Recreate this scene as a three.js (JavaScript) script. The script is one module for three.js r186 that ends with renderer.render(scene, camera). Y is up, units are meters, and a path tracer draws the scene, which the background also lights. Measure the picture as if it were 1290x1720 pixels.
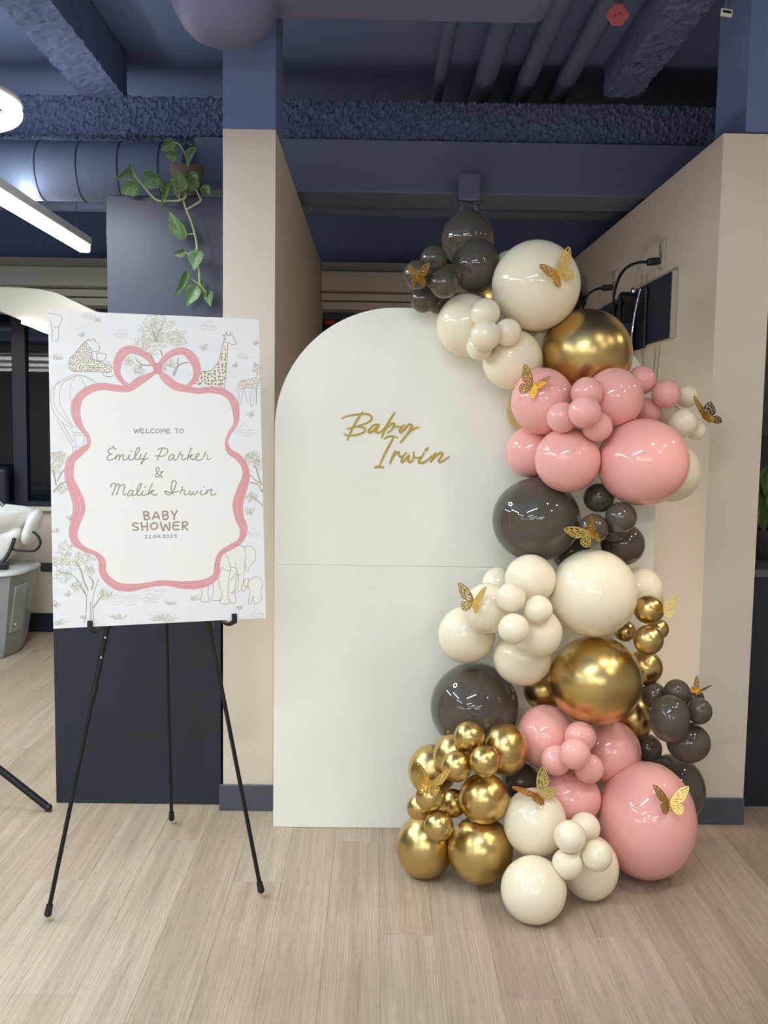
import * as THREE from 'three';
import { RoundedBoxGeometry } from 'three/addons/geometries/RoundedBoxGeometry.js';
import { mergeGeometries } from 'three/addons/utils/BufferGeometryUtils.js';
import { RectAreaLightUniformsLib } from 'three/addons/lights/RectAreaLightUniformsLib.js';

// ---------- camera, background, exposure ----------
const scene = new THREE.Scene();
scene.background = new THREE.Color(0.004, 0.006, 0.011);            // night outside the windows
const camera = new THREE.PerspectiveCamera(2 * Math.atan(860 / 1600) * 180 / Math.PI, 1290 / 1720, 0.05, 60);
camera.position.set(0, 1.45, 0);
camera.rotation.order = 'YXZ';
camera.rotation.set(-5.2064 * Math.PI / 180, -0.5408 * Math.PI / 180, 0.85 * Math.PI / 180);
scene.add(camera);
const renderer = new THREE.WebGLRenderer({ antialias: true });
renderer.toneMapping = THREE.LinearToneMapping;
renderer.toneMappingExposure = 1.8;
renderer.shadowMap.enabled = true;
RectAreaLightUniformsLib.init();

// ---------- lamps: ring pendants, linear pendants, small track spots ----------
const LED = new THREE.Color(0.9, 1.0, 1.02);
const WARM = new THREE.Color(1.0, 0.86, 0.72), SOFT = new THREE.Color(1.0, 0.93, 0.86);
const BAR_POWER = 36, RING_POWER = 34, SPOT_POWER = 1.2, UP_POWER = 58, VANITY_POWER = 5.6;
const glow = new THREE.MeshStandardMaterial({ name: 'led diffuser', color: 0xffffff, emissive: new THREE.Color(0.96, 1.0, 0.985), emissiveIntensity: 5.5, roughness: 0.6 });
const lensGlow = new THREE.MeshStandardMaterial({ name: 'spot lens', color: 0xffffff, emissive: new THREE.Color(1.0, 0.92, 0.8), emissiveIntensity: 34, roughness: 0.5 });
const lampWhite = new THREE.MeshStandardMaterial({ name: 'white lamp housing', color: 0xe6e6e4, roughness: 0.5 });
const lampBlack = new THREE.MeshStandardMaterial({ name: 'lamp housing', color: 0x1c1f26, roughness: 0.5, metalness: 0.3 });

const taken = {};
function numbered(name) { const n = taken[name] = (taken[name] ?? -1) + 1; return n ? name + '_' + String(n).padStart(3, '0') : name; }
function tag(o, label, category, group, kind) {
  if (label) o.userData.label = label;
  if (category) o.userData.category = category;
  if (group) o.userData.group = group;
  if (kind) o.userData.kind = kind;
  return o;
}
function thing(name, label, category, p = [0, 0, 0], turn = 0, group) {
  const g = new THREE.Group(); g.name = numbered(name); g.position.set(...p); g.rotation.y = turn; scene.add(g);
  return tag(g, label, category, group);
}
function mesh(name, geo, mat, parent, label) {
  const m = new THREE.Mesh(geo, mat); m.name = parent ? name : numbered(name); (parent ?? scene).add(m);
  if (label) m.userData.label = label;
  return m;
}
function struct(name, geo, mat, parent) { const m = mesh(name, geo, mat, parent); if (!parent) m.userData.kind = 'structure'; return m; }
function boxAt(x0, x1, y0, y1, z0, z1, r = 0, seg = 2) {
  const w = x1 - x0, h = y1 - y0, d = Math.abs(z1 - z0);
  const g = r ? new RoundedBoxGeometry(w, h, d, seg, r) : new THREE.BoxGeometry(w, h, d);
  return g.translate((x0 + x1) / 2, (y0 + y1) / 2, (z0 + z1) / 2);
}
function merge(list) {                                             // one geometry from pieces with and without an index
  return mergeGeometries(list.map((g) => { const n = g.index ? g.toNonIndexed() : g.clone(); for (const k of Object.keys(n.attributes)) if (!['position', 'normal', 'uv'].includes(k) || (k === 'uv' && !list.every((q) => q.attributes.uv))) n.deleteAttribute(k); return n; }));
}
const V = (x, y, z) => new THREE.Vector3(x, y, z);
function tube(pts, r, n = 24, m = 10, closed = false) { return new THREE.TubeGeometry(new THREE.CatmullRomCurve3(pts.map((p) => p.isVector3 ? p : V(...p)), closed), n, r, m, closed); }
function rod(a, b, ra, rb = ra, m = 14) {
  const A = V(...a), B = V(...b), d = B.clone().sub(A), g = new THREE.CylinderGeometry(rb, ra, d.length(), m);
  g.applyQuaternion(new THREE.Quaternion().setFromUnitVectors(V(0, 1, 0), d.clone().normalize()));
  return g.translate(...A.add(B).multiplyScalar(0.5).toArray());
}
let seed = 7;
function rnd() { seed = (seed * 1664525 + 1013904223) >>> 0; return seed / 4294967296; }
function hash(x, y) { const s = Math.sin(x * 127.1 + y * 311.7) * 43758.5453; return s - Math.floor(s); }
function noise(x, y) {
  const i = Math.floor(x), j = Math.floor(y), f = x - i, g = y - j, u = f * f * (3 - 2 * f), v = g * g * (3 - 2 * g);
  const a = hash(i, j), b = hash(i + 1, j), c = hash(i, j + 1), d = hash(i + 1, j + 1);
  return a + (b - a) * u + (c - a) * v + (a - b - c + d) * u * v;
}
function fbm(x, y, o = 4) { let s = 0, a = 0.5; for (let k = 0; k < o; k++) { s += a * noise(x, y); x = x * 2.03 + 17; y = y * 2.03 + 5; a /= 2; } return s; }
function dataTexture(w, h, fn, srgb) {
  const d = new Uint8Array(w * h * 4);
  for (let y = 0; y < h; y++) for (let x = 0; x < w; x++) {
    const c = fn(x, y), i = (y * w + x) * 4;
    d[i] = c[0]; d[i + 1] = c[1]; d[i + 2] = c[2]; d[i + 3] = 255;
  }
  const t = new THREE.DataTexture(d, w, h); t.wrapS = t.wrapT = THREE.RepeatWrapping; t.magFilter = THREE.LinearFilter; t.minFilter = THREE.LinearMipmapLinearFilter; t.generateMipmaps = true;
  if (srgb) t.colorSpace = THREE.SRGBColorSpace;
  t.needsUpdate = true; return t;
}

function areaLight(w, h, power, parent, p) {
  const l = new THREE.RectAreaLight(LED, power, w, h); l.name = 'led_light'; l.rotation.x = -Math.PI / 2; l.position.set(...p); parent.add(l); return l;
}
function linearPendant(x, y, z, length, turn, label, power = 1, up = 1) {
  const t = thing('linear_pendant', label, 'pendant lamp', [x, y, z], turn);
  mesh('housing', new RoundedBoxGeometry(0.07, 0.045, length + 0.02, 2, 0.006).translate(0, 0.042, 0), lampWhite, t);
  mesh('diffuser', new RoundedBoxGeometry(0.062, 0.04, length, 3, 0.012), glow, t, 'glowing white diffuser');
  for (const s of [-1, 1]) mesh('suspension_wire', rod([0, 0.06, s * length * 0.4], [0, 3.14 - y, s * length * 0.4], 0.0015, 0.0015, 6), lampBlack, t);
  areaLight(0.06, length, BAR_POWER * power, t, [0, -0.023, 0]);
  mesh('top_diffuser', new RoundedBoxGeometry(0.04, 0.006, length, 2, 0.002).translate(0, 0.0675, 0), glow, t, 'glowing strip on the upper side');
  areaLight(0.04, length, UP_POWER * up, t, [0, 0.0735, 0]).rotation.x = Math.PI / 2;
  return t;
}
function ringPendant(x, y, z, R, label, power = 1) {
  const t = thing('ring_pendant', label, 'pendant lamp', [x, y, z]);
  mesh('housing', new THREE.TorusGeometry(R, 0.026, 10, 64).rotateX(Math.PI / 2).scale(1, 0.7, 1).translate(0, 0.028, 0), lampWhite, t);
  mesh('diffuser', new THREE.TorusGeometry(R, 0.024, 14, 72).rotateX(Math.PI / 2), glow, t, 'glowing white ring diffuser');
  for (let k = 0; k < 3; k++) { const a = k * 2.094 + 0.5; mesh('suspension_wire', rod([Math.cos(a) * R, 0.04, Math.sin(a) * R], [0, 3.14 - y, 0], 0.0012, 0.0012, 6), lampBlack, t); }
  for (let k = 0; k < 8; k++) {
    const a = (k + 0.5) / 8 * Math.PI * 2, g = new THREE.Group(); g.name = 'led_segment'; g.position.set(Math.cos(a) * R, -0.026, Math.sin(a) * R); g.rotation.y = -a; t.add(g);
    areaLight(0.045, 2 * Math.PI * R / 8 * 0.96, RING_POWER * power, g, [0, 0, 0]);
  }
  return t;
}
function trackSpot(x, y, z, aim, label) {
  const t = thing('track_spot', label, 'spotlight', [x, y, z], 0, 'small black track spotlights');
  const d = V(...aim).sub(V(x, y, z)).normalize(), q = new THREE.Quaternion().setFromUnitVectors(V(0, -1, 0), d);
  mesh('can', new THREE.LatheGeometry([[0, 0.09], [0.042, 0.09], [0.05, 0.08], [0.056, -0.05], [0.05, -0.05], [0.047, -0.035]].map((p) => new THREE.Vector2(...p)), 28).applyQuaternion(q), lampBlack, t);
  mesh('lens', new THREE.CylinderGeometry(0.046, 0.046, 0.006, 24).translate(0, -0.036, 0).applyQuaternion(q), lensGlow, t, 'glowing round lens');
  mesh('stem', rod([0, 0.07, 0], [0, 3.14 - y, 0], 0.008), lampBlack, t);
  const l = new THREE.SpotLight(WARM, SPOT_POWER, 0, 0.36, 0.6, 2); l.position.set(d.x * 0.055, d.y * 0.055, d.z * 0.055); l.shadow.radius = 1.4; l.castShadow = true; l.name = 'spot_light';
  l.target.position.copy(d.clone().multiplyScalar(2)); l.target.name = 'spot_aim'; t.add(l, l.target);
  return t;
}
linearPendant(-1.605, 2.385, -4.6, 1.46, 0, 'glowing white linear pendant lamp hanging beyond the welcome sign', 1.1, 0.15);
ringPendant(-1.47, 2.49, -3.3, 0.235, 'glowing white ring pendant lamp at the edge, above the welcome sign', 1.8);
linearPendant(-0.35, 2.5, -1.05, 1.5, -1.16, 'white linear pendant lamp over the entrance, in front of the backdrop', 1.25);
// warm vanity panel of the nook, behind the backdrop
const vanity = thing('vanity_light', 'warm vertical vanity light on the nook wall, behind the white backdrop', 'light');
mesh('back_box', boxAt(-0.3695, -0.335, 0.25, 0.95, -3.55, -3.95, 0.008), lampBlack, vanity);
mesh('diffuser', boxAt(-0.335, -0.327, 0.27, 0.93, -3.565, -3.935, 0.003), new THREE.MeshStandardMaterial({ name: 'warm diffuser', color: 0xffffff, emissive: SOFT, emissiveIntensity: 3, roughness: 0.6 }), vanity, 'warm glowing diffuser');
{ const l = new THREE.RectAreaLight(SOFT, VANITY_POWER, 0.36, 0.64); l.name = 'vanity_glow'; l.position.set(-0.325, 0.6, -3.75); l.rotation.y = -Math.PI / 2; vanity.add(l); }
ringPendant(-0.5, 2.5, 2.1, 0.25, 'white ring pendant lamp far behind the viewer');
linearPendant(1.0, 2.5, 2.6, 1.4, -1.1, 'white linear pendant lamp far behind the viewer');
linearPendant(0.6, 2.5, 4.2, 2.2, 1.57, 'long white linear pendant lamp across the middle of the salon', 1.5);
linearPendant(0.6, 2.5, 5.6, 2.2, 1.57, 'long white linear pendant lamp across the far half of the salon', 1.5);
linearPendant(-1.6, 2.5, 3.2, 1.6, 1.57, 'white linear pendant lamp in the middle of the salon');
linearPendant(-2.35, 2.5, -1.9, 1.5, 0, 'white linear pendant lamp off to the side of the welcome sign', 1.8);
linearPendant(-3.3, 2.5, -3.3, 1.6, 0, 'white linear pendant lamp over the wash unit', 2.5);
linearPendant(-1.3, 2.5, 1.0, 1.5, -1.16, 'white linear pendant lamp behind the viewer, over the sign side');
linearPendant(-2.9, 2.5, -0.2, 1.6, 0.2, 'white linear pendant lamp over the salon chairs');
linearPendant(-3.0, 2.5, 5.2, 2.2, 1.57, 'long white linear pendant lamp at the back of the salon');
linearPendant(-3.0, 2.5, 6.4, 2.2, 1.57, 'second long white linear pendant lamp at the back of the salon');
for (const [k, z] of [3.4, 5.3, 7.2].entries()) linearPendant(-7.0, 2.5, z, 3.0, 1.57, ['first', 'second', 'third'][k] + ' long linear pendant lamp in the left half of the salon, seen in the window');
trackSpot(1.15, 2.62, -1.95, [0.75, 0.3, -2.9], 'small black track spotlight closest to the garland');
trackSpot(2.0, 2.62, -2.1, [0.7, 0.4, -2.9], 'small black track spotlight in the middle of the row');
trackSpot(2.5, 2.62, -3.0, [1.0, 0.5, -2.95], 'small black track spotlight over the dark wall cabinet');
trackSpot(1.95, 2.62, -0.9, [0.6, 0.7, -2.9], 'small black track spotlight farthest from the pillar');

// ---------- materials ----------
const wallBump = dataTexture(256, 256, (x, y) => { const v = 128 + 60 * (fbm(x / 3, y / 3, 3) - 0.45) * 2; return [v, v, v]; });
const std = (name, color, roughness, o = {}) => new THREE.MeshPhysicalMaterial({ name, color, roughness, ...o });
const wallPaint = std('beige wall paint', 0xd8cbb9, 0.62, { bumpMap: wallBump, bumpScale: 0.0006 });
const soffitPaint = std('taupe soffit paint', 0xc2b8ac, 0.6);
const navyPaint = std('navy ceiling paint', 0x6b7aa3, 0.85);
const navyGloss = std('navy duct paint', 0x616b86, 0.72);
const baseRubber = std('slate rubber baseboard', 0x4b5059, 0.5);
const navyBase = std('navy baseboard', 0x20263a, 0.5);
const darkLaminate = std('dark blue laminate', 0x1f2633, 0.42);
const darkSatin = std('dark satin panel', 0x363a4c, 0.38);
const blackMetal = std('black powder coat', 0x0e0f12, 0.42, { metalness: 0.2 });
const blackPlastic = std('black plastic', 0x14161c, 0.35);
const beigePlastic = std('beige plastic', 0xc2b7a8, 0.45);
const chrome = std('chrome', 0xd8dade, 0.16, { metalness: 1 });
const whitePlastic = std('white plastic', 0xe8e4dc, 0.4);
const ceramic = std('white ceramic', 0xf2f0ea, 0.14);
const greyShell = std("silver grey shell", 0x93938f, 0.34, { metalness: 0.25 });
const boardWhite = std('white board', 0xf6f3e6, 0.46);
const foil = std('gold foil', 0xb79f4c, 0.5, { metalness: 0.4 });
const butterflyGold = std('gold card', 0xd0ae5c, 0.28, { metalness: 1 });

// ---------- floor of wood-look planks ----------
const TW = 768, TH = 1536;
const woodTone = (x, y) => {
  const p = Math.floor(x / (TW / 4)), u = x / TW * 0.62, v = y / TH * 1.22, s = p * 13.7;
  const drift = 0.02 * (fbm(v * 2.2 + s, s, 3) - 0.5);
  const ring = Math.pow(0.5 + 0.5 * Math.sin((u + drift * 3 + 0.012 * fbm(u * 30, v * 2 + s, 2)) * 720), 3) * Math.max(0, Math.min(1, fbm(u * 16 + s, v * 1.1 + s, 2) * 4 - 1.5));
  const fine = fbm(u * 520 + s, v * 7, 3) - 0.45, broad = fbm(u * 48 + s, v * 1.6 + s, 3) - 0.45, pore = Math.pow(noise(u * 900 + s, v * 26), 6);
  return 1 + 0.2 * broad + 0.22 * fine + 0.15 * ring - 0.16 * pore;
};
const woodMap = dataTexture(TW, TH, (x, y) => { const k = woodTone(x, y); return [Math.min(255, 174 * k), Math.min(255, 156 * k), Math.min(255, 136 * k)]; }, true);
const woodBump = dataTexture(TW, TH, (x, y) => { const v = Math.max(0, Math.min(255, 128 + 300 * (woodTone(x, y) - 1))); return [v, v, v]; });
woodMap.anisotropy = 8;
const plankMats = [0xffffff, 0xf3efec, 0xfaf6f0].map((c, i) => std('oak look vinyl ' + i, c, 0.46, { map: woodMap, bumpMap: woodBump, bumpScale: 0.0006 }));
const PW = 0.155, PL = 1.22, GAP = 0.00018;
function plankGeo(k, len) {                                        // chamfered board, uv in the texture's own metres
  const w = PW / 2 - GAP, l = len / 2 - GAP, c = 0.0004, y0 = -0.004, y1 = -0.0006, pos = [], uv = [], idx = [];
  const ring = (a, b, y) => [[-a, y, -b], [a, y, -b], [a, y, b], [-a, y, b]];
  for (const r of [ring(w, l, y0), ring(w, l, y1), ring(w - c, l - c, 0)]) for (const p of r) { pos.push(...p); uv.push((p[0] + PW / 2) / 0.62 + (k % 4) / 4, 0.5 + (k < 4 ? 1 : -1) * p[2] / PL); }
  for (let r = 0; r < 2; r++) for (let i = 0; i < 4; i++) { const a = r * 4 + i, b = r * 4 + (i + 1) % 4; idx.push(a, a + 4, b, b, a + 4, b + 4); }
  idx.push(8, 11, 10, 8, 10, 9);
  const g = new THREE.BufferGeometry(); g.setAttribute('position', new THREE.Float32BufferAttribute(pos, 3)); g.setAttribute('uv', new THREE.Float32BufferAttribute(uv, 2)); g.setIndex(idx);
  const n = g.toNonIndexed(); n.computeVertexNormals(); return n;
}
const plankGeos = Array.from({ length: 8 }, (_, k) => plankGeo(k, PL));
const slab = boxAt(-9.5, 3.2, -0.15, -0.0042, -6.49, 9);
for (let i = 0; i < slab.attributes.uv.count; i++) slab.attributes.uv.setXY(i, slab.attributes.position.getX(i) / 0.62, slab.attributes.position.getZ(i) / PL);
const floor = struct('floor', slab, plankMats[0]);
for (let i = -17; i <= 12; i++) for (let j = 0; j < 5; j++) {
  const x = (i + 0.5) * PW + 0.03, z = -2.6 - PL / 2 + PL - j * PL + [0, 0.61, 0.3, 0.91][((i % 4) + 4) % 4 === 0 ? 0 : (((i * 7) % 4) + 4) % 4];
  if (z - PL / 2 < -6.49 || z > -1.2) continue;
  const m = mesh('plank', plankGeos[Math.floor(rnd() * 8)], plankMats[Math.floor(rnd() * 3)], floor);
  m.position.set(x, 0, z);
}

// ---------- walls, partitions, windows, ceiling ----------
const W0 = -9.5, W1 = 3.2, ZB = 9, ZF = -6.49, HC = 3.15;
struct('wall_back', boxAt(W0, W1, 0, HC, ZB, ZB + 0.15), wallPaint);
struct('wall_left', boxAt(W0 - 0.15, W0, 0, HC, ZF, ZB), wallPaint);
struct('wall_right', boxAt(W1, W1 + 0.15, 0, HC, ZF, ZB), wallPaint);
struct('ceiling', boxAt(W0, W1, HC, HC + 0.12, ZF, ZB), navyPaint);
struct('wall_front', merge([boxAt(W0, W1, 0, 0.85, ZF, ZF - 0.15), boxAt(W0, W1, 2.2, HC, ZF, ZF - 0.15)]), wallPaint);
struct('wall_upper_front', boxAt(W0, W1, 2.5, HC, ZF, ZF + 0.02), navyPaint);
struct('baseboard_front', boxAt(W0, -0.57, 0, 0.128, ZF, ZF + 0.014, 0.004), navyBase);
struct('trim_1', boxAt(W0, -0.57, 0.835, 0.865, ZF, ZF + 0.05, 0.006), wallPaint);
const winFrame = std('dark window frame', 0x1b2233, 0.45), winGlass = std('dark window glass', 0x0d1820, 0.02, { transparent: true, opacity: 0.7 });
const edges = [-9.5, -7.9, -6.4, -5, -3.55, -2.42, -1.28, -0.1, 1.1, 2.2, 3.2];
for (let k = 0; k < edges.length - 1; k++) {
  const a = edges[k], b = edges[k + 1], e = 0.045, y0 = 0.85, y1 = 2.2, z0 = ZF - 0.09, z1 = ZF - 0.02;
  const w = new THREE.Group(); w.name = 'window_' + (k + 1); w.userData.kind = 'structure'; scene.add(w);
  mesh('frame', merge([boxAt(a, a + e, y0, y1, z0, z1), boxAt(b - e, b, y0, y1, z0, z1), boxAt(a + e, b - e, y0, y0 + e, z0, z1), boxAt(a + e, b - e, y1 - e, y1, z0, z1)]), winFrame, w);
  mesh('pane', boxAt(a + e, b - e, y0 + e, y1 - e, ZF - 0.06, ZF - 0.054), winGlass, w);
}
function soffit(x0, x1) {                                           // stepped bulkhead over the windows
  return merge([boxAt(x0, x1, 2.445, 2.5, ZF + 0.02, -6.3, 0.006), boxAt(x0, x1, 2.305, 2.43, ZF, -6.2, 0.012), boxAt(x0, x1, 2.255, 2.3, ZF, -6.29, 0.006), boxAt(x0, x1, 2.2, 2.25, ZF, -6.33, 0.006)]);
}
struct('trim_2', soffit(W0, -0.556), soffitPaint);
struct('trim_3', soffit(-0.37, 1.19), soffitPaint);
struct('wall_nook_left', merge([boxAt(-0.556, -0.37, 0, 2.483, -3.475, -6.2), boxAt(-0.556, -0.37, 0, 2.2, -6.2, ZF)]), wallPaint);
struct('wall_nook_right', merge([boxAt(1.19, 1.375, 0, 2.475, -3.398, -6.2), boxAt(1.19, 1.375, 0, 2.2, -6.2, ZF)]), wallPaint);
struct('wall_upper_left', boxAt(-0.556, -0.37, 2.4835, HC, -3.476, -3.72), navyPaint);
struct('wall_upper_right', boxAt(1.27, 2.4, 2.4835, HC, -3.41, -3.72), navyPaint);
struct('baseboard_nook_left', merge([boxAt(-0.57, -0.356, 0, 0.1, -3.463, -3.475, 0.004), boxAt(-0.37, -0.358, 0, 0.1, -3.475, -6.2, 0.004)]), baseRubber);
struct('baseboard_nook_right', merge([boxAt(1.176, 1.377, 0, 0.1, -3.386, -3.398, 0.004), boxAt(1.178, 1.19, 0, 0.1, -3.398, -6.2, 0.004)]), baseRubber);

// exposed ceiling: sprayed beams, box beam, ducts, conduits
function rough(geo, amp, f) {
  const p = geo.attributes.position;
  for (let i = 0; i < p.count; i++) {
    const x = p.getX(i), y = p.getY(i), z = p.getZ(i), n = fbm(x * f, y * f + z * f * 1.3, 4) - 0.47;
    p.setXYZ(i, x, y + n * amp, z + (fbm(x * f + 9, y * f - z * f, 4) - 0.47) * amp * 1.6);
  }
  geo.computeVertexNormals(); return geo;
}
const spray = std('sprayed fireproofing', 0x5f6c90, 0.95);
struct('sprayed_beam', rough(new THREE.BoxGeometry(6.2, 0.17, 0.34, 1300, 30, 40).translate(-0.9, 2.86, -4.74), 0.032, 130), spray).userData.kind = 'structure';
struct('box_beam', boxAt(-0.86, 2.6, 2.527, 2.768, -4.55, -4.86, 0.008), navyGloss).userData.kind = 'structure';
struct('sprayed_beam', rough(new THREE.BoxGeometry(5.6, 0.2, 0.2, 600, 16, 16).translate(0.2, 2.82, -5.75), 0.045, 40), spray).userData.kind = 'structure';
const duct = thing('round_duct', 'navy painted round duct with seams running above the dark panel', 'duct');
mesh('shell', new THREE.CylinderGeometry(0.133, 0.133, 3.9, 48).rotateZ(Math.PI / 2).translate(-2.84, 2.6, -4.55), navyGloss, duct);
for (let k = 0; k < 12; k++) mesh('seam', new THREE.TorusGeometry(0.134, 0.0028, 8, 48).rotateY(Math.PI / 2).translate(-1.0 - k * 0.185, 2.6, -4.55), navyBase, duct);
tag(mesh('ceiling_pipe', new THREE.CylinderGeometry(0.042, 0.042, 7.6, 24).rotateZ(Math.PI / 2).translate(-0.8, 2.684, -5.6), navyGloss), 'navy pipe running across behind the box beam', 'pipe');
[[0.278, 0.028], [0.49, 0.05], [0.684, 0.045], [0.87, 0.045]].forEach(([x, r], k) => tag(mesh('conduit', new THREE.CylinderGeometry(r, r, k < 2 ? 2.2 : 3.5, 20).rotateX(Math.PI / 2).translate(x, 3.08, k < 2 ? -4.5 : -3.85), navyGloss),
  ['thin navy conduit overhead, nearest the rounded duct end', 'navy conduit overhead, second from the rounded duct end', 'navy conduit overhead, third from the rounded duct end', 'navy conduit overhead with the pink tag hanging from it'][k], 'pipe', 'navy ceiling conduits'));
struct('sprayed_joist', rough(new THREE.BoxGeometry(0.16, 0.14, 2.4, 16, 14, 240).translate(1.12, 3.06, -3.4), 0.035, 45), spray).userData.kind = 'structure';
struct('sprayed_joist', rough(new THREE.BoxGeometry(0.2, 0.2, 2.2, 16, 14, 200).translate(-1.28, 3.04, -3.5), 0.035, 40), spray).userData.kind = 'structure';
const elbow = thing('supply_duct', 'smooth lilac grey supply duct with a rounded boot at the ceiling', 'duct');
mesh('boot', new THREE.LatheGeometry([[0, 0], [0.06, 0.004], [0.105, 0.022], [0.14, 0.055], [0.17, 0.11], [0.2, 0.2], [0.23, 0.34], [0.24, 0.46]].map((p) => new THREE.Vector2(...p)), 48).translate(-0.5, 2.665, -3.2), std('lilac grey duct paint', 0x6f7191, 0.5), elbow);
mesh('run', new RoundedBoxGeometry(0.98, 0.3, 0.34, 4, 0.05).translate(0.06, 2.935, -3.16), elbow.children[0].material, elbow);

// curved bulkhead with a cove strip, at the window side
const bk = new THREE.Shape();
bk.moveTo(-3.4, 2.2); bk.lineTo(-2.18, 2.204); bk.quadraticCurveTo(-1.95, 2.205, -1.85, 2.172); bk.quadraticCurveTo(-1.72, 2.11, -1.45, 1.99); bk.lineTo(-1.5, 1.93); bk.quadraticCurveTo(-1.7, 1.9, -1.916, 1.974); bk.lineTo(-2.18, 2.078); bk.quadraticCurveTo(-2.5, 2.18, -3.4, 2.19);
struct('curved_bulkhead', new THREE.ExtrudeGeometry(bk, { depth: 0.5, bevelSize: 0.008, bevelThickness: 0.008, bevelSegments: 2, curveSegments: 24 }).translate(0, 0, -6.1), soffitPaint).userData.kind = 'structure';
tag(mesh('cove_light', tube([[-2.05, 2.012, -5.585], [-1.99, 1.992, -5.58], [-1.916, 1.962, -5.585], [-1.8, 1.93, -5.6]], 0.011, 20, 8), glow), 'short glowing white light strip under the curved bulkhead', 'light');
const redGlow = std('red sign glow', 0x300004, 0.5, { emissive: new THREE.Color(1, 0.03, 0.05), emissiveIntensity: 0.4 });
const redSign = thing('red_sign', 'dim red glowing sign outside the window above the arched backdrop', 'sign', [0, 0, -6.605]);
mesh('casing', boxAt(-0.52, 0.2, 2.05, 2.2, -0.03, 0, 0.008), blackPlastic, redSign);
for (let k = 0; k < 6; k++) mesh('lit_bar', boxAt(-0.46 + k * 0.1, -0.39 + k * 0.1, k % 2 ? 2.13 : 2.09, 2.17, 0, 0.012, 0.004), redGlow, redSign, 'red glowing bar');

// ---------- dark cabinets ----------
const low = thing('low_cabinet', 'low dark blue cabinet behind the easel, against the pale pillar', 'cabinet');
mesh('carcass', boxAt(-1.198, -0.572, 0, 0.84, -3.52, -4.2, 0.003), darkLaminate, low);
mesh('worktop', boxAt(-1.197, -0.572, 0.8405, 0.865, -3.515, -4.2, 0.003), darkLaminate, low);
const tall = thing('tall_panel', 'tall dark satin panel behind the welcome sign, trailing plant on top', 'panel');
mesh('board', boxAt(-1.18, -0.562, 0, 2.422, -4.23, -4.33, 0.003), darkSatin, tall);
const unit = thing('wall_cabinet', 'dark tall cabinet beside the pillar with an open niche', 'cabinet');
mesh('base', boxAt(1.385, 2.4, 0, 0.9, -3.56, -4.15, 0.003), darkLaminate, unit);
mesh('counter', boxAt(1.383, 2.41, 0.901, 0.93, -3.53, -4.15, 0.003), std('grey counter', 0x5a5d62, 0.3), unit);
mesh('upper_box', boxAt(1.385, 2.4, 1.43, 2.47, -3.56, -4.15, 0.003), darkLaminate, unit);
mesh('back_panel', boxAt(1.385, 2.4, 0.93, 1.43, -4.1, -4.15, 0.002), std('dark glossy back panel', 0x2a3134, 0.12), unit);

// ---------- right nook wall fittings ----------
const panel = thing('wall_panel', 'dark rectangular panel with a beige edge on the nook wall', 'panel');
mesh('face', boxAt(1.166, 1.172, 1.815, 2.076, -3.852, -5.1), std('dark navy board', 0x22283a, 0.35), panel);
mesh('edge_frame', merge([boxAt(1.168, 1.1895, 1.815, 2.078, -3.835, -3.851, 0.002), boxAt(1.172, 1.1895, 2.066, 2.078, -3.851, -5.1), boxAt(1.172, 1.1895, 1.813, 1.825, -3.851, -5.1)]), std('beige edge', 0xb7ab9a, 0.5), panel);
const caddy = thing('dryer_caddy', 'black hairdryer caddy with chrome rod hung on the dark wall panel', 'holder');
mesh('back_plate', boxAt(1.152, 1.1655, 1.8, 2.06, -4.17, -4.62, 0.005), blackPlastic, caddy);
mesh('bin', boxAt(1.07, 1.1515, 1.8, 1.93, -4.3, -4.55, 0.012), blackPlastic, caddy);
mesh('rod', tube([[1.13, 2.05, -4.17], [1.11, 1.95, -4.165], [1.1, 1.85, -4.165], [1.1, 1.815, -4.18], [1.105, 1.8, -4.24], [1.115, 1.8, -4.29]], 0.006, 40, 10), chrome, caddy, 'bent chrome rod');
mesh('hook', tube([[1.15, 2.05, -4.33], [1.11, 2.052, -4.33], [1.09, 2.05, -4.33], [1.085, 2.0, -4.33], [1.09, 1.94, -4.34]], 0.009, 24, 10), blackMetal, caddy);
mesh('knob', new THREE.SphereGeometry(0.014, 20, 14).translate(1.13, 2.058, -4.27), chrome, caddy, 'small chrome knob');
for (const z of [-4.44, -4.5, -4.57]) mesh('holder_slot', tube([[1.13, 2.03, z], [1.1, 1.99, z + 0.02], [1.11, 1.92, z]], 0.007, 16, 8), blackMetal, caddy);
function outlet(y, z, label, cordPts) {
  const o = thing('wall_outlet', label, 'outlet');
  mesh('plate', boxAt(1.181, 1.1895, y - 0.06, y + 0.06, z - 0.037, z + 0.037, 0.003), beigePlastic, o);
  for (const s of [-1, 1]) mesh('socket', boxAt(1.1785, 1.181, y + s * 0.026 - 0.017, y + s * 0.026 + 0.017, z - 0.015, z + 0.015, 0.001), beigePlastic, o);
  const c = thing('power_cord', cordPts[0], 'cord');
  mesh('plug', new RoundedBoxGeometry(0.055, 0.03, 0.034, 3, 0.009).rotateZ(0.1).translate(1.15, y - 0.025, z), blackPlastic, c);
  mesh('cable', tube(cordPts[1], 0.0062, 48, 10), blackPlastic, c);
}
outlet(2.173, -4.055, 'beige wall outlet near the nook opening, above the dark panel', ['black power cord arching from the nearer outlet down behind the caddy', [[1.125, 2.147, -4.055], [1.1, 2.15, -4.09], [1.075, 2.145, -4.2], [1.07, 2.11, -4.32], [1.072, 2.04, -4.4], [1.08, 1.97, -4.42], [1.09, 1.937, -4.43]]]);
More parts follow.
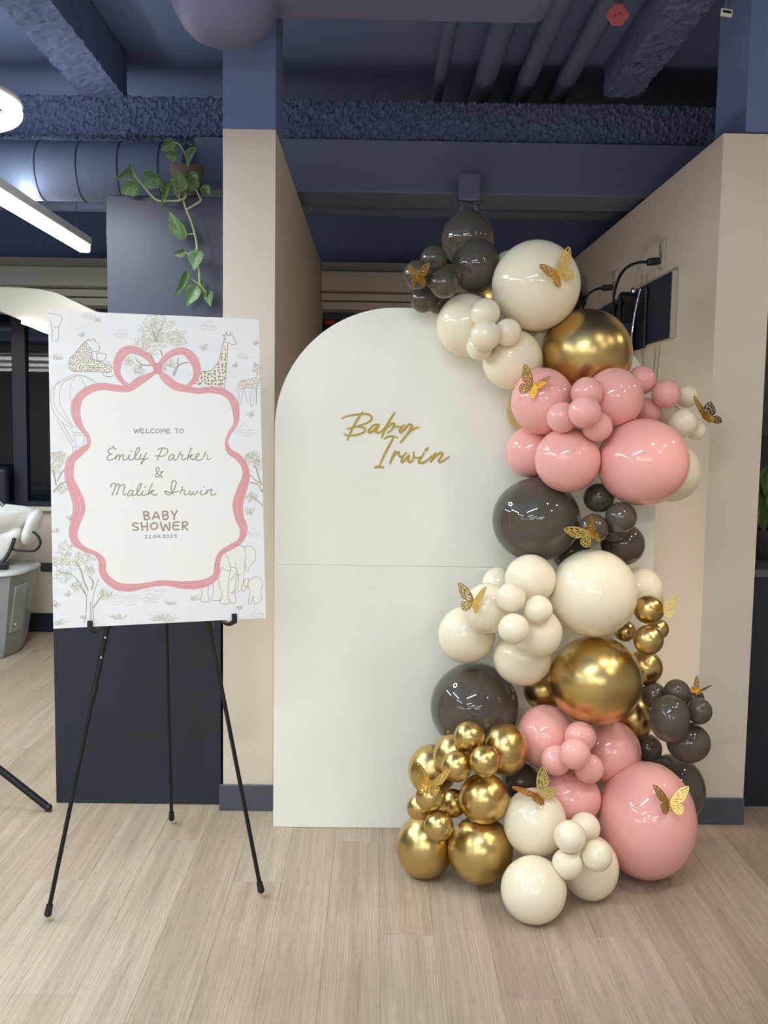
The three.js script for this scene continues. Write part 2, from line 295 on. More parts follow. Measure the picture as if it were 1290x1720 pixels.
outlet(2.178, -4.85, 'beige wall outlet deeper in the nook, above the panel', ['black power cord drooping from the deeper outlet', [[1.125, 2.152, -4.85], [1.1, 2.15, -4.9], [1.08, 2.13, -5.0], [1.08, 2.08, -5.08], [1.12, 1.98, -5.13], [1.15, 1.85, -5.13], [1.18, 1.7, -5.13]]]);
tag(mesh('hose_loop', tube([[1.11, 1.796, -4.36], [1.1, 1.77, -4.37], [1.1, 1.75, -4.42], [1.11, 1.745, -4.48], [1.12, 1.77, -4.53], [1.13, 1.791, -4.54]], 0.009, 40, 10), blackPlastic), 'black hose loop hanging under the dryer caddy', 'hose');
[[-4.3, -4.23], [-4.1, -4.16], [-4.04, -4.13]].forEach(([a, b], k) => tag(mesh('pale_cord', tube([[1.1785, 1.8, a], [1.184, 1.6, (a + b) / 2], [1.184, 1.3, b], [1.184, 0.9, b]], 0.0042, 24, 8), beigePlastic),
  ['pale cord on the nook wall, deepest of three under the panel', 'pale cord on the nook wall, middle of three under the panel', 'pale cord on the nook wall, nearest of three under the panel'][k], 'cord', 'pale cords under the wall panel'));
const holder = thing('wall_holder', 'rounded black holder mounted deep in the nook, beside the large cream balloon', 'holder');
mesh('pad', new RoundedBoxGeometry(0.07, 0.12, 0.24, 4, 0.03).translate(1.12, 2.175, -5.56), blackPlastic, holder);
mesh('bracket', boxAt(1.15, 1.1895, 2.15, 2.2, -5.6, -5.52, 0.006), blackMetal, holder);
// ceiling odds and ends
const cups = thing('ceiling_fixture', 'dark twin cup fixture on the box beam above the topmost balloon', 'fixture', [0.412, 0, -4.5]);
mesh('mount', new RoundedBoxGeometry(0.105, 0.125, 0.098, 3, 0.012).translate(0, 2.54, 0), navyGloss, cups);
const greyCup = std('grey cup', 0x6a6b78, 0.4);
for (const s of [-1, 1]) mesh('cup', new THREE.LatheGeometry([[0.012, 0.02], [0.02, 0.008], [0.033, 0], [0.031, -0.006], [0.012, 0.0]].map((p) => new THREE.Vector2(...p)), 28).translate(s * 0.034, 2.471, 0.012), greyCup, cups);
for (const s of [-1, 1]) mesh('strut', rod([s * 0.03, 2.471, 0.01], [s * 0.045, 2.4, 0.0], 0.011), greyCup, cups);
const pinkShape = new THREE.Shape();
for (let k = 0; k <= 72; k++) { const a = k / 72 * Math.PI * 2, r = 0.037 + 0.0022 * Math.cos(6 * a) + 0.002 * Math.cos(4 * a); pinkShape[k ? 'lineTo' : 'moveTo'](r * Math.cos(a), r * Math.sin(a)); }
const pinkTag = thing('pink_tag', 'small pink scalloped tag hanging from an overhead conduit', 'tag', [0.878, 2.985, -3.7]);
mesh('disc', new THREE.ExtrudeGeometry(pinkShape, { depth: 0.006, bevelSize: 0.002, bevelThickness: 0.002, bevelSegments: 2 }), std('pink felt', 0xc9646c, 0.8), pinkTag);
for (const [x, y] of [[-0.012, -0.006], [0.006, 0.004]]) mesh('eyelet', new THREE.TorusGeometry(0.0035, 0.0012, 6, 14).translate(x, y, 0.0095), std('dark red eyelet', 0x7a2d36, 0.6), pinkTag);
mesh('hook', tube([[0, 0.036, 0.003], [0.003, 0.05, 0.003], [0, 0.06, 0]], 0.003, 10, 6), chrome, pinkTag);
const plate = thing('ceiling_plate', 'small ivory plate with a dark slot near the upper dark wall', 'plate', [1.185, 2.88, -3.41], 0);
plate.rotation.z = -0.12;
mesh('body', new RoundedBoxGeometry(0.04, 0.024, 0.012, 2, 0.003), std('ivory plastic', 0xe2dcc6, 0.5), plate);
mesh('slot', new THREE.BoxGeometry(0.03, 0.008, 0.002).translate(0, 0.001, 0.0068), blackPlastic, plate);
tag(mesh('plate_arm', rod([1.185, 2.89, -3.42], [1.185, 3.149, -3.42], 0.004), navyGloss), 'thin dark rod holding the ivory plate', 'rod');

// ---------- shapes given in their own units: the print in thousandths of the board, lettering in millimetres, balloons in metres ----------
const RIBBON = '487,281,14 474,290,17 446,308,28 416,323,39 360,362,33 304,363,31 236,356,33 177,374,36 134,411,36 117,454,42 120,508,36 140,556,22 169,597,15 171,637,17 131,672,31 92,712,36 83,748,39 82,796,39 104,855,47 121,907,53 123,946,53 106,1004,44 95,1058,36 109,1101,31 149,1133,19 196,1155,18 223,1190,31 225,1240,31 250,1281,33 296,1313,36 363,1321,33 408,1315,25 450,1309,22 492,1305,25 524,1306,25 592,1318,33 657,1320,39 717,1309,36 758,1278,31 767,1217,25 785,1171,22 837,1137,21 883,1109,25 900,1056,36 880,992,44 874,930,50 894,863,47 918,790,36 911,738,31 881,696,31 837,664,25 825,617,13 843,575,15 872,529,19 876,472,33 861,411,36 820,375,33 756,362,31 693,368,28 639,360,31 585,347,39 537,311,39 506,276,14';
const BOW = ['489,254,22 457,212,28 415,184,33 363,176,39 328,204,42 310,250,36 313,299,25 343,339,17 376,356,11', '505,254,22 539,209,25 584,181,31 633,176,36 669,211,44 688,262,36 676,313,25 639,347,14 611,356,11'];
const SCRIPT = ['297,657 290,654 285,644 283,649 269,656 261,663 261,672 268,679 278,679 269,683 259,691 255,700 259,708 273,708 285,703 296,694 298,689',
 '298,688 294,705 298,697 308,684 313,689 309,708 314,697 321,686 330,683 331,689 327,700 331,709 342,708 353,697 358,685 355,699 360,708 372,707 383,695 396,677 406,659 404,649 396,652 389,666 384,683 384,697 389,707 400,705 408,695 413,679 408,695 410,704 419,703 429,693 437,674 429,695 421,713 415,728 412,725 419,714 432,706 445,700',
 '367,667 371,666',
 '493,659 506,652 524,652 537,657 540,666 534,677 521,688 508,692 495,689 481,689',
 '512,657 504,675 497,688 489,710',
 '569,685 560,682 549,690 542,702 544,709 553,708 564,697 570,686 565,700 567,709 575,709 583,702',
 '600,669 596,679 588,696',
 '594,682 604,682 610,686 606,698 608,707 617,707 626,699',
 '651,652 644,670 636,691 633,710',
 '656,651 651,655',
 '636,698 648,686 657,684 650,691 646,697 654,705 665,705 673,699',
 '673,697 683,691 689,682 687,676 679,680 673,691 674,705 683,710 694,709 704,704',
 '721,669 717,680 711,698',
 '716,682 726,682 733,687 728,698 730,707 739,706 749,699',
 '516,764 503,768 509,769 505,780 491,791 481,790 479,782 486,772 495,760 496,749 489,744 482,750 483,760 488,772 500,786 512,794',
 '269,837 273,826 285,820 292,822 291,835 284,855 275,878',
 '291,836 301,826 309,826 307,842 295,875',
 '309,837 321,828 332,828 333,837 328,858 326,871 331,877 340,871',
 '371,857 360,856 350,867 345,878 349,882 360,878 370,866 373,856 368,872 371,881 379,878 388,872 401,852 411,832 411,822 404,827 395,841 390,861 390,873 396,880 405,877 414,866 418,860 413,871 416,880 426,879 437,874',
 '426,840 430,840',
 '463,824 456,839 447,859 442,877',
 '446,873 457,860 470,855 461,863 454,867 463,875 473,880 484,875',
 '521,861 536,864 549,868 561,867 573,865 587,862',
 '521,861 527,873 538,879 549,874 562,861 571,839 576,821 573,812 562,811 556,820 553,838 553,857 562,877',
 '605,841 602,855 594,872',
 '601,857 612,857 617,861 613,871 617,879 625,878 632,874',
 '642,860 639,871 642,879 650,877 659,864 656,874 660,880 667,878 677,863 674,866 683,868',
 '698,859 692,871 696,880 705,879 717,873 725,858 720,876 730,861 742,855 748,855 742,871 745,881 754,882 767,875',
 '708,841 710,842'];
const CAPITALS = ['381,558 388,578 394,562 401,578 407,557',
 '428,557 414,559 415,577 430,577',
 '415,567 427,567',
 '441,557 440,576 454,576',
 '476,559 466,559 460,568 465,577 477,575',
 '492,558 485,564 486,575 494,577 501,569 499,560 492,558',
 '509,580 510,558 517,571 526,558 528,576',
 '550,558 537,559 535,569 540,578 552,576',
 '535,568 548,566',
 '576,558 591,557',
 '583,558 584,577',
 '605,558 598,565 599,575 607,576 615,570 614,561 605,558'];
const BOLD = ['419,960 424,997',
 '419,960 435,959 443,967 434,975 423,977',
 '423,977 440,979 447,989 437,997 424,997',
 '461,995 479,961 493,994',
 '466,986 487,985',
 '509,960 512,997',
 '509,960 526,959 534,966 524,975 511,977',
 '511,977 528,977 535,987 526,997 512,997',
 '551,958 564,978 577,956',
 '564,978 562,999',
 '392,1015 378,1012 367,1019 372,1026 387,1032 393,1039 387,1046 369,1045',
 '407,1011 413,1048',
 '436,1011 436,1049',
 '410,1030 435,1029',
 '467,1013 454,1021 453,1036 463,1045 478,1040 483,1027 477,1016 467,1013',
 '498,1012 510,1052 521,1023 538,1051 541,1012',
 '586,1012 563,1013 557,1026 560,1046 586,1048',
 '559,1029 582,1028',
 '603,1013 602,1050',
 '603,1013 621,1012 627,1022 618,1029 604,1031',
 '608,1032 626,1051'];
const DATE = ['425,1075 430,1072 430,1086',
 '424,1086 434,1087',
 '444,1075 447,1072 447,1086',
 '441,1086 451,1086',
 '458,1086 458,1086',
 '471,1072 466,1078 467,1086 473,1086 476,1079 471,1072',
 '491,1074 485,1074 484,1080 489,1081 492,1077 491,1074 493,1080 492,1086',
 '499,1086 499,1086',
 '508,1075 515,1072 517,1077 509,1086 520,1086',
 '531,1073 526,1079 527,1086 533,1086 537,1079 531,1073',
 '544,1074 550,1073 552,1077 545,1086 554,1086',
 '572,1072 564,1073 565,1079 570,1079 571,1085 564,1087'];
const ANIMALS = ['172,138 155,152 134,179 113,206 96,223 90,243 91,269 103,285 145,288 195,286 237,288 258,289 280,284',
 '172,138 181,131 185,139 198,132 206,127 210,134 206,141 219,145 227,158 231,176 222,189 211,190 199,186 191,177 184,168',
 '179,267 212,268 238,265',
 '198,226 221,234 255,247 280,260 288,268',
 '218,199 230,196 256,200 260,206 255,224 242,234 221,232 217,217 218,199',
 '241,292 250,305 279,309 292,300',
 '259,233 276,246 282,264',
 '193,190 198,226',
 '830,94 823,113 815,151 803,189 796,217 777,245 763,260 740,270 704,271',
 '843,126 840,169 837,206 832,244 829,281 826,314 820,356',
 '830,94 819,88 833,85 837,70 839,87 853,86 856,70 858,86 867,88 880,116 885,127 875,134 857,131 846,124',
 '803,315 804,347',
 '675,332 694,303 703,275',
 '971,235 976,221 981,235 992,230 999,244 1001,267 1001,296 988,334 980,362 977,429',
 '971,235 964,257 966,268 975,266 983,254 984,282 970,297 932,307 904,315 897,336 899,359 889,392 890,432 900,432 907,392 920,354 950,349 959,358 949,391 949,434 960,434 968,382 974,358',
 '904,312 890,336 880,367',
 '922,359 926,392 935,425',
 '103,557 54,531 18,483 6,435 11,377 45,337 95,309 130,303 165,310 203,329 228,344',
 '130,304 65,341 46,390 47,443 71,496 107,553',
 '130,304 102,336 93,389 97,442 108,495 119,557',
 '130,304 148,326 164,363',
 '130,304 36,350 19,399 22,448 46,491 99,548',
 '136,304 186,325 215,346',
 '100,579 161,579',
 '102,591 161,590',
 '101,646 168,646',
 '113,591 113,673',
 '101,646 101,673',
 '156,590 147,646',
 '33,523 97,642',
 '54,531 102,624',
 '795,1171 806,1167 815,1188 825,1219 829,1255 809,1255 789,1238',
 '821,1162 831,1157 878,1133 901,1149 908,1181 902,1217 896,1269 892,1315 879,1351 853,1368 832,1367 858,1350 869,1309 865,1272 860,1252 856,1220',
 '901,1144 929,1137 950,1156 957,1188 948,1219 927,1239 916,1264 906,1259 909,1238 902,1222',
 '789,1238 778,1264 770,1294 777,1336 786,1372 776,1408 780,1418 816,1420 819,1410 815,1358 824,1281',
 '865,1272 851,1334 848,1370 854,1412 831,1416 822,1395',
 '686,1341 688,1372 680,1397 700,1405 725,1402 718,1374 721,1333',
 '742,1313 744,1360 735,1395 776,1400 776,1387',
 '824,1281 835,1240 860,1252 849,1282 828,1302',
 '915,1321 931,1301 957,1292 978,1301 988,1330 979,1366 981,1403 965,1423 944,1422 940,1385 929,1421 916,1418 922,1363 913,1332 894,1362 881,1351',
 '900,1303 916,1298 918,1311 910,1347 895,1326 900,1303',
 '860,1277 880,1278',
 '1,16 54,23 60,40 47,80 42,140 15,141 18,95 8,47',
 '24,77 37,85 43,72'];
const TREES = ['139,1477 145,1438 150,1384 148,1350 137,1315 115,1284',
 '181,1470 178,1410 178,1371 188,1327 206,1273',
 '115,1284 92,1254 65,1243 24,1231',
 '156,1325 138,1280 125,1226 103,1190',
 '174,1321 180,1287 162,1257',
 '151,1350 119,1304',
 '178,1410 211,1363 230,1349',
 '166,1380 167,1469',
 '482,226 469,199 456,186',
 '499,130 484,94',
 '499,130 507,84 520,65',
 '522,198 514,171',
 '573,297 592,255 597,209',
 '573,288 587,255 623,231 646,231',
 '474,245 426,246 397,220',
 '426,246 409,265',
 '494,135 482,80',
 '934,780 967,812 993,828',
 '995,833 978,786 968,744',
 '938,822 977,833 997,870',
 '945,890 975,916 998,938',
 '10,860 36,826 63,811',
 '22,826 14,782 12,757',
 '27,806 55,757 69,758'];
const LEAFAGE = '63,1125,44 25,1187,34 94,1185,53 149,1167,44 47,1252,39 171,1228,24 105,1303,24 239,1349,34 476,81,65 537,78,70 572,132,65 499,25,48 466,158,48 603,112,48 428,142,39 473,94,48 409,274,31 366,230,26 561,238,22 525,262,17 38,699,39 19,747,29 44,845,29 953,702,39 989,733,34 944,895,29 953,693,35 30,699,31';
const TUFTS = '542,1400,39 525,1475,58 650,1386,34 299,1457,44 135,1452,19 18,1040,29 42,222,39 466,1472,44 225,37,26 20,1470,39 872,1439,29';
const PRINTED_BUTTERFLIES = '724,154,24 878,238,17 985,121,17 950,481,22 933,968,27 68,1341,17 83,983,19 13,1387,22 152,112,17';
const CLOUDS = '918,575,65 916,194,39 946,1083,44 324,1379,87 464,1351,68 330,109,39 748,55,48 183,25,39 959,1485,44 443,1385,48';
const SPOTTED = ['172,138 155,152 134,179 113,206 96,223 90,243 91,269 103,285 145,288 195,286 237,288 258,289 288,284 280,264 255,247 221,234 196,222 193,190 184,168 176,155', '830,94 823,113 815,151 803,189 796,217 777,245 763,260 740,270 704,271 675,332 738,344 802,347 820,356 829,281 832,244 837,206 840,169 843,126', '971,235 981,225 999,244 1001,296 988,334 974,358 950,349 920,354 896,364 897,336 904,315 932,307 970,297 984,282 975,266 964,257'];
const ELEPHANTS = ['821,1162 878,1133 901,1144 929,1137 950,1156 957,1188 948,1219 927,1239 911,1264 896,1269 892,1315 879,1351 853,1368 849,1412 831,1416 819,1410 780,1418 777,1336 770,1294 789,1238 795,1171',
 '915,1321 931,1301 957,1292 978,1301 988,1330 979,1366 981,1403 965,1423 944,1422 916,1418 922,1363 894,1362 881,1351 900,1303',
 '686,1341 688,1372 680,1397 725,1402 718,1374 721,1333',
 '742,1313 744,1360 735,1395 776,1400 776,1387 772,1320',
 '1,16 54,23 60,40 47,80 42,140 15,141 18,95 8,47'];
const FOIL = [['-119,1471 -101,1479 -76,1484 -49,1487 -27,1486 -17,1478 -17,1469 -26,1460 -44,1452 -62,1446 -80,1441 -99,1434', 8],
 ['-48,1495 -60,1477 -74,1454 -87,1427 -101,1396', 8],
 ['-99,1434 -80,1442 -60,1443 -44,1440 -38,1433 -44,1424 -60,1417 -80,1413 -98,1412 -111,1417', 8],
 ['10,1452 -4,1451 -17,1442 -26,1429 -24,1424 -13,1428 1,1442 8,1451 3,1435 -1,1425 10,1424 23,1433 34,1447', 9],
 ['63,1494 52,1476 39,1454 28,1431 20,1407', 9],
 ['27,1427 39,1442 52,1454 62,1456 61,1445 50,1431 39,1423', 8],
 ['62,1447 75,1445 88,1446', 6],
 ['96,1452 86,1441 81,1431 85,1426 95,1434 108,1448 117,1454 123,1450 119,1439 107,1419 94,1401 84,1390', 9],
 ['84,1390 100,1410 116,1428 131,1439 148,1445', 8],
 ['30,1403 41,1410 59,1412 75,1407', 8],
 ['62,1411 50,1387 37,1362 24,1335 13,1308', 9],
 ['-4,1302 11,1305 28,1303', 9],
 ['68,1362 60,1344 49,1317', 9],
 ['54,1331 67,1349 79,1357 80,1349 85,1341 94,1345', 8],
 ['106,1357 96,1343 89,1327 94,1322 105,1334 116,1347 113,1332 117,1323 126,1327 132,1341 132,1359 134,1343 143,1338 155,1341', 8],
 ['168,1356 157,1337 150,1325 157,1320 173,1326 186,1337 195,1346', 8],
 ['172,1364 181,1374', 10],
 ['208,1357 200,1342 191,1324', 9],
 ['193,1327 209,1344 224,1357 232,1355 227,1342 219,1329 223,1324 236,1330 255,1344', 8]];
const BALLOONS = [
  ['D1', 'taupe', 0.310, 2.102, -3.395, 0.0914, 0.0997, 2, 'topmost taupe balloon, pear shaped, at the very peak of the garland'],
  ['D2', 'taupe', 0.328, 1.989, -3.264, 0.0821, 0.0901, 4, 'medium taupe balloon just below the topmost one, touching the big cream butterfly balloon'],
  ['D3', 'taupe', 0.184, 2.004, -3.237, 0.0446, 0.0446, 5, 'small taupe balloon highest of the little ones beside the topmost pair'],
  ['D4', 'taupe', 0.128, 1.936, -3.141, 0.0482, 0.0482, 7, 'small taupe balloon carrying a gold butterfly at the tip of the top cluster'],
  ['D5', 'taupe', 0.210, 1.902, -3.092, 0.0456, 0.0456, 8, 'small taupe balloon in front, between the top butterfly balloon and the medium taupe one'],
  ['D6', 'taupe', 0.151, 1.869, -3.225, 0.0437, 0.0437, 5, 'small taupe balloon lowest of the top cluster, over the backdrop edge'],
  ['D6b', 'taupe', 0.206, 1.868, -3.284, 0.0404, 0.0404, 4, 'small taupe balloon half hidden behind the lowest of the top cluster'],
  ['C7', 'cream', 0.514, 1.910, -3.155, 0.1436, 0.1456, 6, 'largest cream balloon near the garland top, wearing an open gold butterfly'],
  ['C8', 'cream', 0.297, 1.787, -3.221, 0.1013, 0.1033, 5, 'medium cream balloon below the top taupe cluster, farthest toward the sign of the upper creams'],
  ['C9', 'cream', 0.343, 1.811, -3.082, 0.0475, 0.0475, 8, 'small cream balloon topmost of the upper cream cluster of four'],
  ['C10', 'cream', 0.339, 1.736, -3.022, 0.0476, 0.0476, 9, 'small cream balloon frontmost of the upper cream cluster of four'],
  ['C11', 'cream', 0.414, 1.750, -3.064, 0.0435, 0.0435, 8, 'small cream balloon of the upper four, nearest the upper chrome gold balloon'],
  ['C12', 'cream', 0.330, 1.705, -3.104, 0.0432, 0.0432, 7, 'small cream balloon lowest of the upper cream cluster of four'],
  ['C13', 'cream', 0.446, 1.672, -3.171, 0.1002, 0.1002, 6, 'medium cream balloon under the upper cream four, just above the pink butterfly balloon'],
  ['G14', 'gold', 0.694, 1.694, -3.180, 0.1477, 0.1477, 5, 'large chrome gold balloon under the big cream butterfly balloon, beside the wall device'],
  ['C15', 'cream', 0.549, 1.759, -3.278, 0.0648, 0.0648, 2, 'medium cream balloon mostly hidden between the large cream and upper gold balloons'],
  ['G16', 'gold', 0.419, 1.956, -3.462, 0.0639, 0.0639, 1, 'chrome gold balloon peeking out behind the top taupe pair'],
  ['C17', 'cream', 0.460, 1.991, -3.369, 0.0703, 0.0703, 1, 'pale cream balloon peeking out behind the top of the big cream butterfly balloon'],
  ['P18', 'pink', 0.532, 1.534, -3.066, 0.1011, 0.1068, 7, 'medium pink balloon with a gold butterfly in the upper pink cluster'],
  ['P19', 'pink', 0.751, 1.546, -3.031, 0.0924, 0.0961, 7, 'medium pink balloon directly under the upper chrome gold balloon'],
  ['P20', 'pink', 0.648, 1.558, -2.954, 0.0496, 0.0496, 9, 'small pink balloon topmost of the upper pink four'],
  ['P21', 'pink', 0.625, 1.499, -2.873, 0.0492, 0.0483, 11, 'small pink balloon frontmost of the upper pink four'],
  ['P22', 'pink', 0.571, 1.482, -2.939, 0.0476, 0.0476, 10, 'small pink balloon of the upper four resting on the pink butterfly balloon'],
  ['P23', 'pink', 0.679, 1.455, -2.936, 0.0476, 0.0458, 9.5, 'small pink balloon lowest of the upper pink four, beside the large pink one'],
  ['P24', 'pink', 0.870, 1.610, -3.149, 0.0470, 0.0470, 6, 'small pink balloon topmost of three reaching out toward the wall'],
  ['P25', 'pink', 0.940, 1.564, -3.109, 0.0464, 0.0464, 6.5, 'small pink balloon outermost of three reaching out toward the wall'],
  ['P26', 'pink', 0.894, 1.509, -3.155, 0.0432, 0.0432, 6, 'small pink balloon lowest of three reaching out toward the wall'],
  ['P27', 'pink', 0.516, 1.369, -3.154, 0.0867, 0.0867, 6, 'medium pink balloon against the backdrop, above the large middle taupe balloon'],
  ['P28', 'pink', 0.605, 1.350, -3.002, 0.1033, 0.1033, 8, 'medium pink balloon lowest of the upper cluster, between its neighbour and the large pink one'],
  ['P29', 'pink', 0.842, 1.345, -2.998, 0.1427, 0.1380, 8, 'large round pink balloon at the widest part of the upper pink cluster'],
  ['C30', 'cream', 1.047, 1.562, -3.234, 0.0403, 0.0382, 4, 'small whitish balloon highest of the trio by the upper wall side butterfly'],
  ['C31', 'cream', 1.007, 1.471, -3.135, 0.0469, 0.0469, 6, 'small whitish balloon frontmost of the trio by the upper wall side butterfly'],
  ['C32', 'cream', 1.068, 1.450, -3.180, 0.0337, 0.0357, 5, 'small whitish balloon behind the wings of the upper wall side butterfly'],
  ['C33', 'cream', 0.998, 1.306, -3.211, 0.0986, 0.1006, 4, 'medium cream balloon edging out behind the large upper pink balloon'],
  ['C34', 'cream', 1.003, 1.497, -3.274, 0.0429, 0.0429, 3, 'small cream balloon half hidden behind the outermost small pink balloons'],
  ['G34', 'gold', 0.526, 1.506, -3.243, 0.0848, 0.0848, 3, 'chrome gold balloon edging out behind the pink butterfly balloon'],
  ['D35', 'taupe', 0.528, 1.149, -3.098, 0.1442, 0.1383, 6, 'large glossy taupe balloon at mid height, directly under the pink cluster'],
  ['D36', 'taupe', 0.725, 1.226, -3.073, 0.0502, 0.0482, 7, 'small taupe balloon tucked under the large upper pink balloon, highest of its cluster'],
  ['D37', 'taupe', 0.772, 1.173, -2.969, 0.0495, 0.0486, 9, 'small taupe balloon of the middle cluster, on the wall side of the butterfly one'],
  ['D38', 'taupe', 0.687, 1.136, -2.972, 0.0468, 0.0468, 9, 'small taupe balloon wearing a gold butterfly at mid height'],
  ['D39', 'taupe', 0.778, 1.122, -3.061, 0.0405, 0.0386, 7, 'small taupe balloon squeezed behind the front two of the middle taupe cluster'],
  ['D40', 'taupe', 0.827, 1.067, -3.146, 0.0734, 0.0714, 5, 'medium taupe balloon over the backdrop edge, behind the middle large cream balloon'],
  ['D41', 'taupe', 0.662, 1.035, -3.187, 0.0664, 0.0644, 5, 'medium taupe balloon wedged between the large middle taupe and large cream balloons'],
  ['C42', 'cream', 0.701, 0.926, -3.004, 0.1389, 0.1408, 8, 'large cream balloon in the middle, sitting on the lower big chrome gold one'],
  ['C43', 'cream', 0.496, 0.970, -2.987, 0.0812, 0.0794, 8, 'medium cream balloon topmost of the middle cream cluster'],
  ['C44', 'cream', 0.418, 0.932, -2.866, 0.0454, 0.0454, 11, 'small cream balloon highest of the middle cluster of three'],
  ['C45', 'cream', 0.501, 0.898, -2.857, 0.0435, 0.0435, 11, 'small cream balloon of the middle three, nearest the large cream balloon'],
  ['C46', 'cream', 0.421, 0.847, -2.813, 0.0465, 0.0465, 12, 'small cream balloon lowest of the middle cluster of three'],
  ['C47', 'cream', 0.308, 0.766, -3.092, 0.0943, 0.0943, 6, 'medium cream balloon sticking out toward the sign, lower edge of the middle cluster'],
  ['C48', 'cream', 0.361, 0.876, -2.980, 0.0794, 0.0794, 8, 'medium cream balloon carrying a gold butterfly at the sign side'],
  ['C48b', 'cream', 0.416, 0.930, -3.137, 0.0556, 0.0556, 5, 'cream balloon barely showing above the middle butterfly balloon'],
  ['C49', 'cream', 0.517, 0.810, -2.928, 0.0745, 0.0763, 9, 'medium cream balloon dented by the middle small three, under the nearest of them'],
  ['C50', 'cream', 0.486, 0.702, -3.041, 0.0950, 0.0892, 7, 'medium cream balloon lowest of the middle cluster, above the lower large taupe one'],
  ['C51', 'cream', 0.901, 0.910, -3.176, 0.0745, 0.0745, 4, 'medium whitish balloon behind the large middle cream one, over the backdrop edge'],
  ['G52', 'gold', 0.878, 0.876, -2.992, 0.0475, 0.0456, 8, 'small chrome gold balloon highest of the wall side gold bunch, with a butterfly'],
  ['G53', 'gold', 0.935, 0.796, -3.075, 0.0352, 0.0352, 6, 'small chrome gold balloon farthest out of the wall side gold bunch'],
  ['G54', 'gold', 0.865, 0.790, -2.939, 0.0468, 0.0468, 9, 'small chrome gold balloon frontmost of the wall side gold bunch'],
  ['G55', 'gold', 0.827, 0.788, -3.075, 0.0352, 0.0352, 6, 'small chrome gold balloon tucked between the wall side bunch and large cream balloon'],
  ['G56', 'gold', 0.909, 0.656, -3.119, 0.0597, 0.0597, 5, 'medium chrome gold balloon below the wall side gold bunch'],
  ['G57', 'gold', 0.722, 0.638, -3.019, 0.1505, 0.1428, 7, 'largest lower chrome gold balloon, above the lower pink cluster'],
  ['G58', 'gold', 0.588, 0.556, -3.192, 0.0714, 0.0714, 3, 'chrome gold balloon in shade behind the largest lower gold one, beside the taupe balloon'],
  ['G59', 'gold', 0.895, 0.463, -3.188, 0.0695, 0.0818, 5, 'chrome gold balloon between the lower pink cluster and wall side taupe cluster'],
  ['D60', 'taupe', 0.345, 0.507, -3.144, 0.1489, 0.1489, 4, 'large taupe balloon at the backdrop, above the lower gold cluster'],
  ['D61', 'taupe', 0.988, 0.604, -3.020, 0.0416, 0.0387, 7, 'small taupe balloon topmost of the wall side taupe cluster'],
  ['D62', 'taupe', 0.933, 0.571, -3.084, 0.0415, 0.0434, 5, 'small taupe balloon behind, next to the topmost of the wall side cluster'],
  ['D63', 'taupe', 0.947, 0.533, -2.955, 0.0626, 0.0759, 8, 'medium oval taupe balloon frontmost of the wall side taupe cluster'],
  ['D64', 'taupe', 1.059, 0.543, -3.005, 0.0405, 0.0424, 7, 'small taupe balloon outermost of the wall side taupe cluster'],
  ['D65', 'taupe', 1.087, 0.544, -3.141, 0.0342, 0.0362, 4, 'small taupe balloon behind the wall side cluster, under a small butterfly'],
  ['D66', 'taupe', 1.040, 0.427, -3.040, 0.0704, 0.0665, 6, 'medium taupe balloon at the bottom of the wall side cluster'],
  ['D67', 'taupe', 1.049, 0.205, -3.204, 0.1098, 0.1201, 2, 'large taupe balloon low by the pillar, behind the largest pink balloon'],
  ['D68', 'taupe', 0.951, 0.354, -3.189, 0.0493, 0.0493, 3, 'small taupe balloon in shade below the oval one of the wall side cluster'],
  ['P69', 'pink', 0.572, 0.437, -3.053, 0.0981, 0.1039, 6, 'medium pink balloon of the lower cluster, next to the lower gold cluster'],
  ['P70', 'pink', 0.797, 0.374, -3.092, 0.1015, 0.1055, 6, 'medium pink balloon of the lower cluster, resting on the biggest pink balloon'],
  ['P71', 'pink', 0.663, 0.473, -2.947, 0.0502, 0.0492, 8, 'small pink balloon topmost of the lower pink four'],
  ['P72', 'pink', 0.626, 0.451, -2.850, 0.0477, 0.0477, 10, 'small pink balloon frontmost of the lower pink four'],
  ['P73', 'pink', 0.582, 0.406, -2.914, 0.0478, 0.0469, 9, 'small pink balloon of the lower four, farthest toward the gold cluster'],
  ['P74', 'pink', 0.688, 0.377, -2.925, 0.0471, 0.0462, 8.5, 'small pink balloon lowest of the lower pink four'],
  ['P75', 'pink', 0.642, 0.259, -2.978, 0.1001, 0.0905, 7, 'medium pink balloon under the lower pink four, behind the cream butterfly balloon'],
  ['P76', 'pink', 0.892, 0.189, -2.977, 0.1582, 0.1872, 6, 'biggest pink balloon of all, on the floor with a gold butterfly'],
  ['C77', 'cream', 0.509, 0.230, -2.852, 0.0979, 0.1053, 9, 'medium cream balloon near the floor with a spread gold butterfly on top'],
  ['C78', 'cream', 0.586, 0.254, -2.697, 0.0472, 0.0472, 12, 'small cream balloon frontmost upper one of the bottom cream four'],
  ['C79', 'cream', 0.659, 0.224, -2.828, 0.0477, 0.0477, 10, 'small cream balloon highest and rearmost of the bottom cream four'],
  ['C80', 'cream', 0.667, 0.196, -2.698, 0.0456, 0.0456, 12, 'small cream balloon of the bottom four, nearest the biggest pink balloon'],
  ['C81', 'cream', 0.582, 0.169, -2.701, 0.0457, 0.0457, 11, 'small cream balloon lowest of the bottom cream four'],
  ['C82', 'cream', 0.683, 0.091, -2.843, 0.0888, 0.0999, 8, 'medium cream balloon behind the bottom four, on the floor beside the biggest pink'],
  ['C83', 'cream', 0.485, 0.087, -2.704, 0.0970, 0.0970, 10, 'medium cream balloon nearest the viewer, lowest of the whole garland on the floor'],
  ['G84', 'gold', 0.177, 0.095, -2.972, 0.0925, 0.1041, 7, 'medium chrome gold balloon on the floor at the garland edge, over the backdrop foot'],
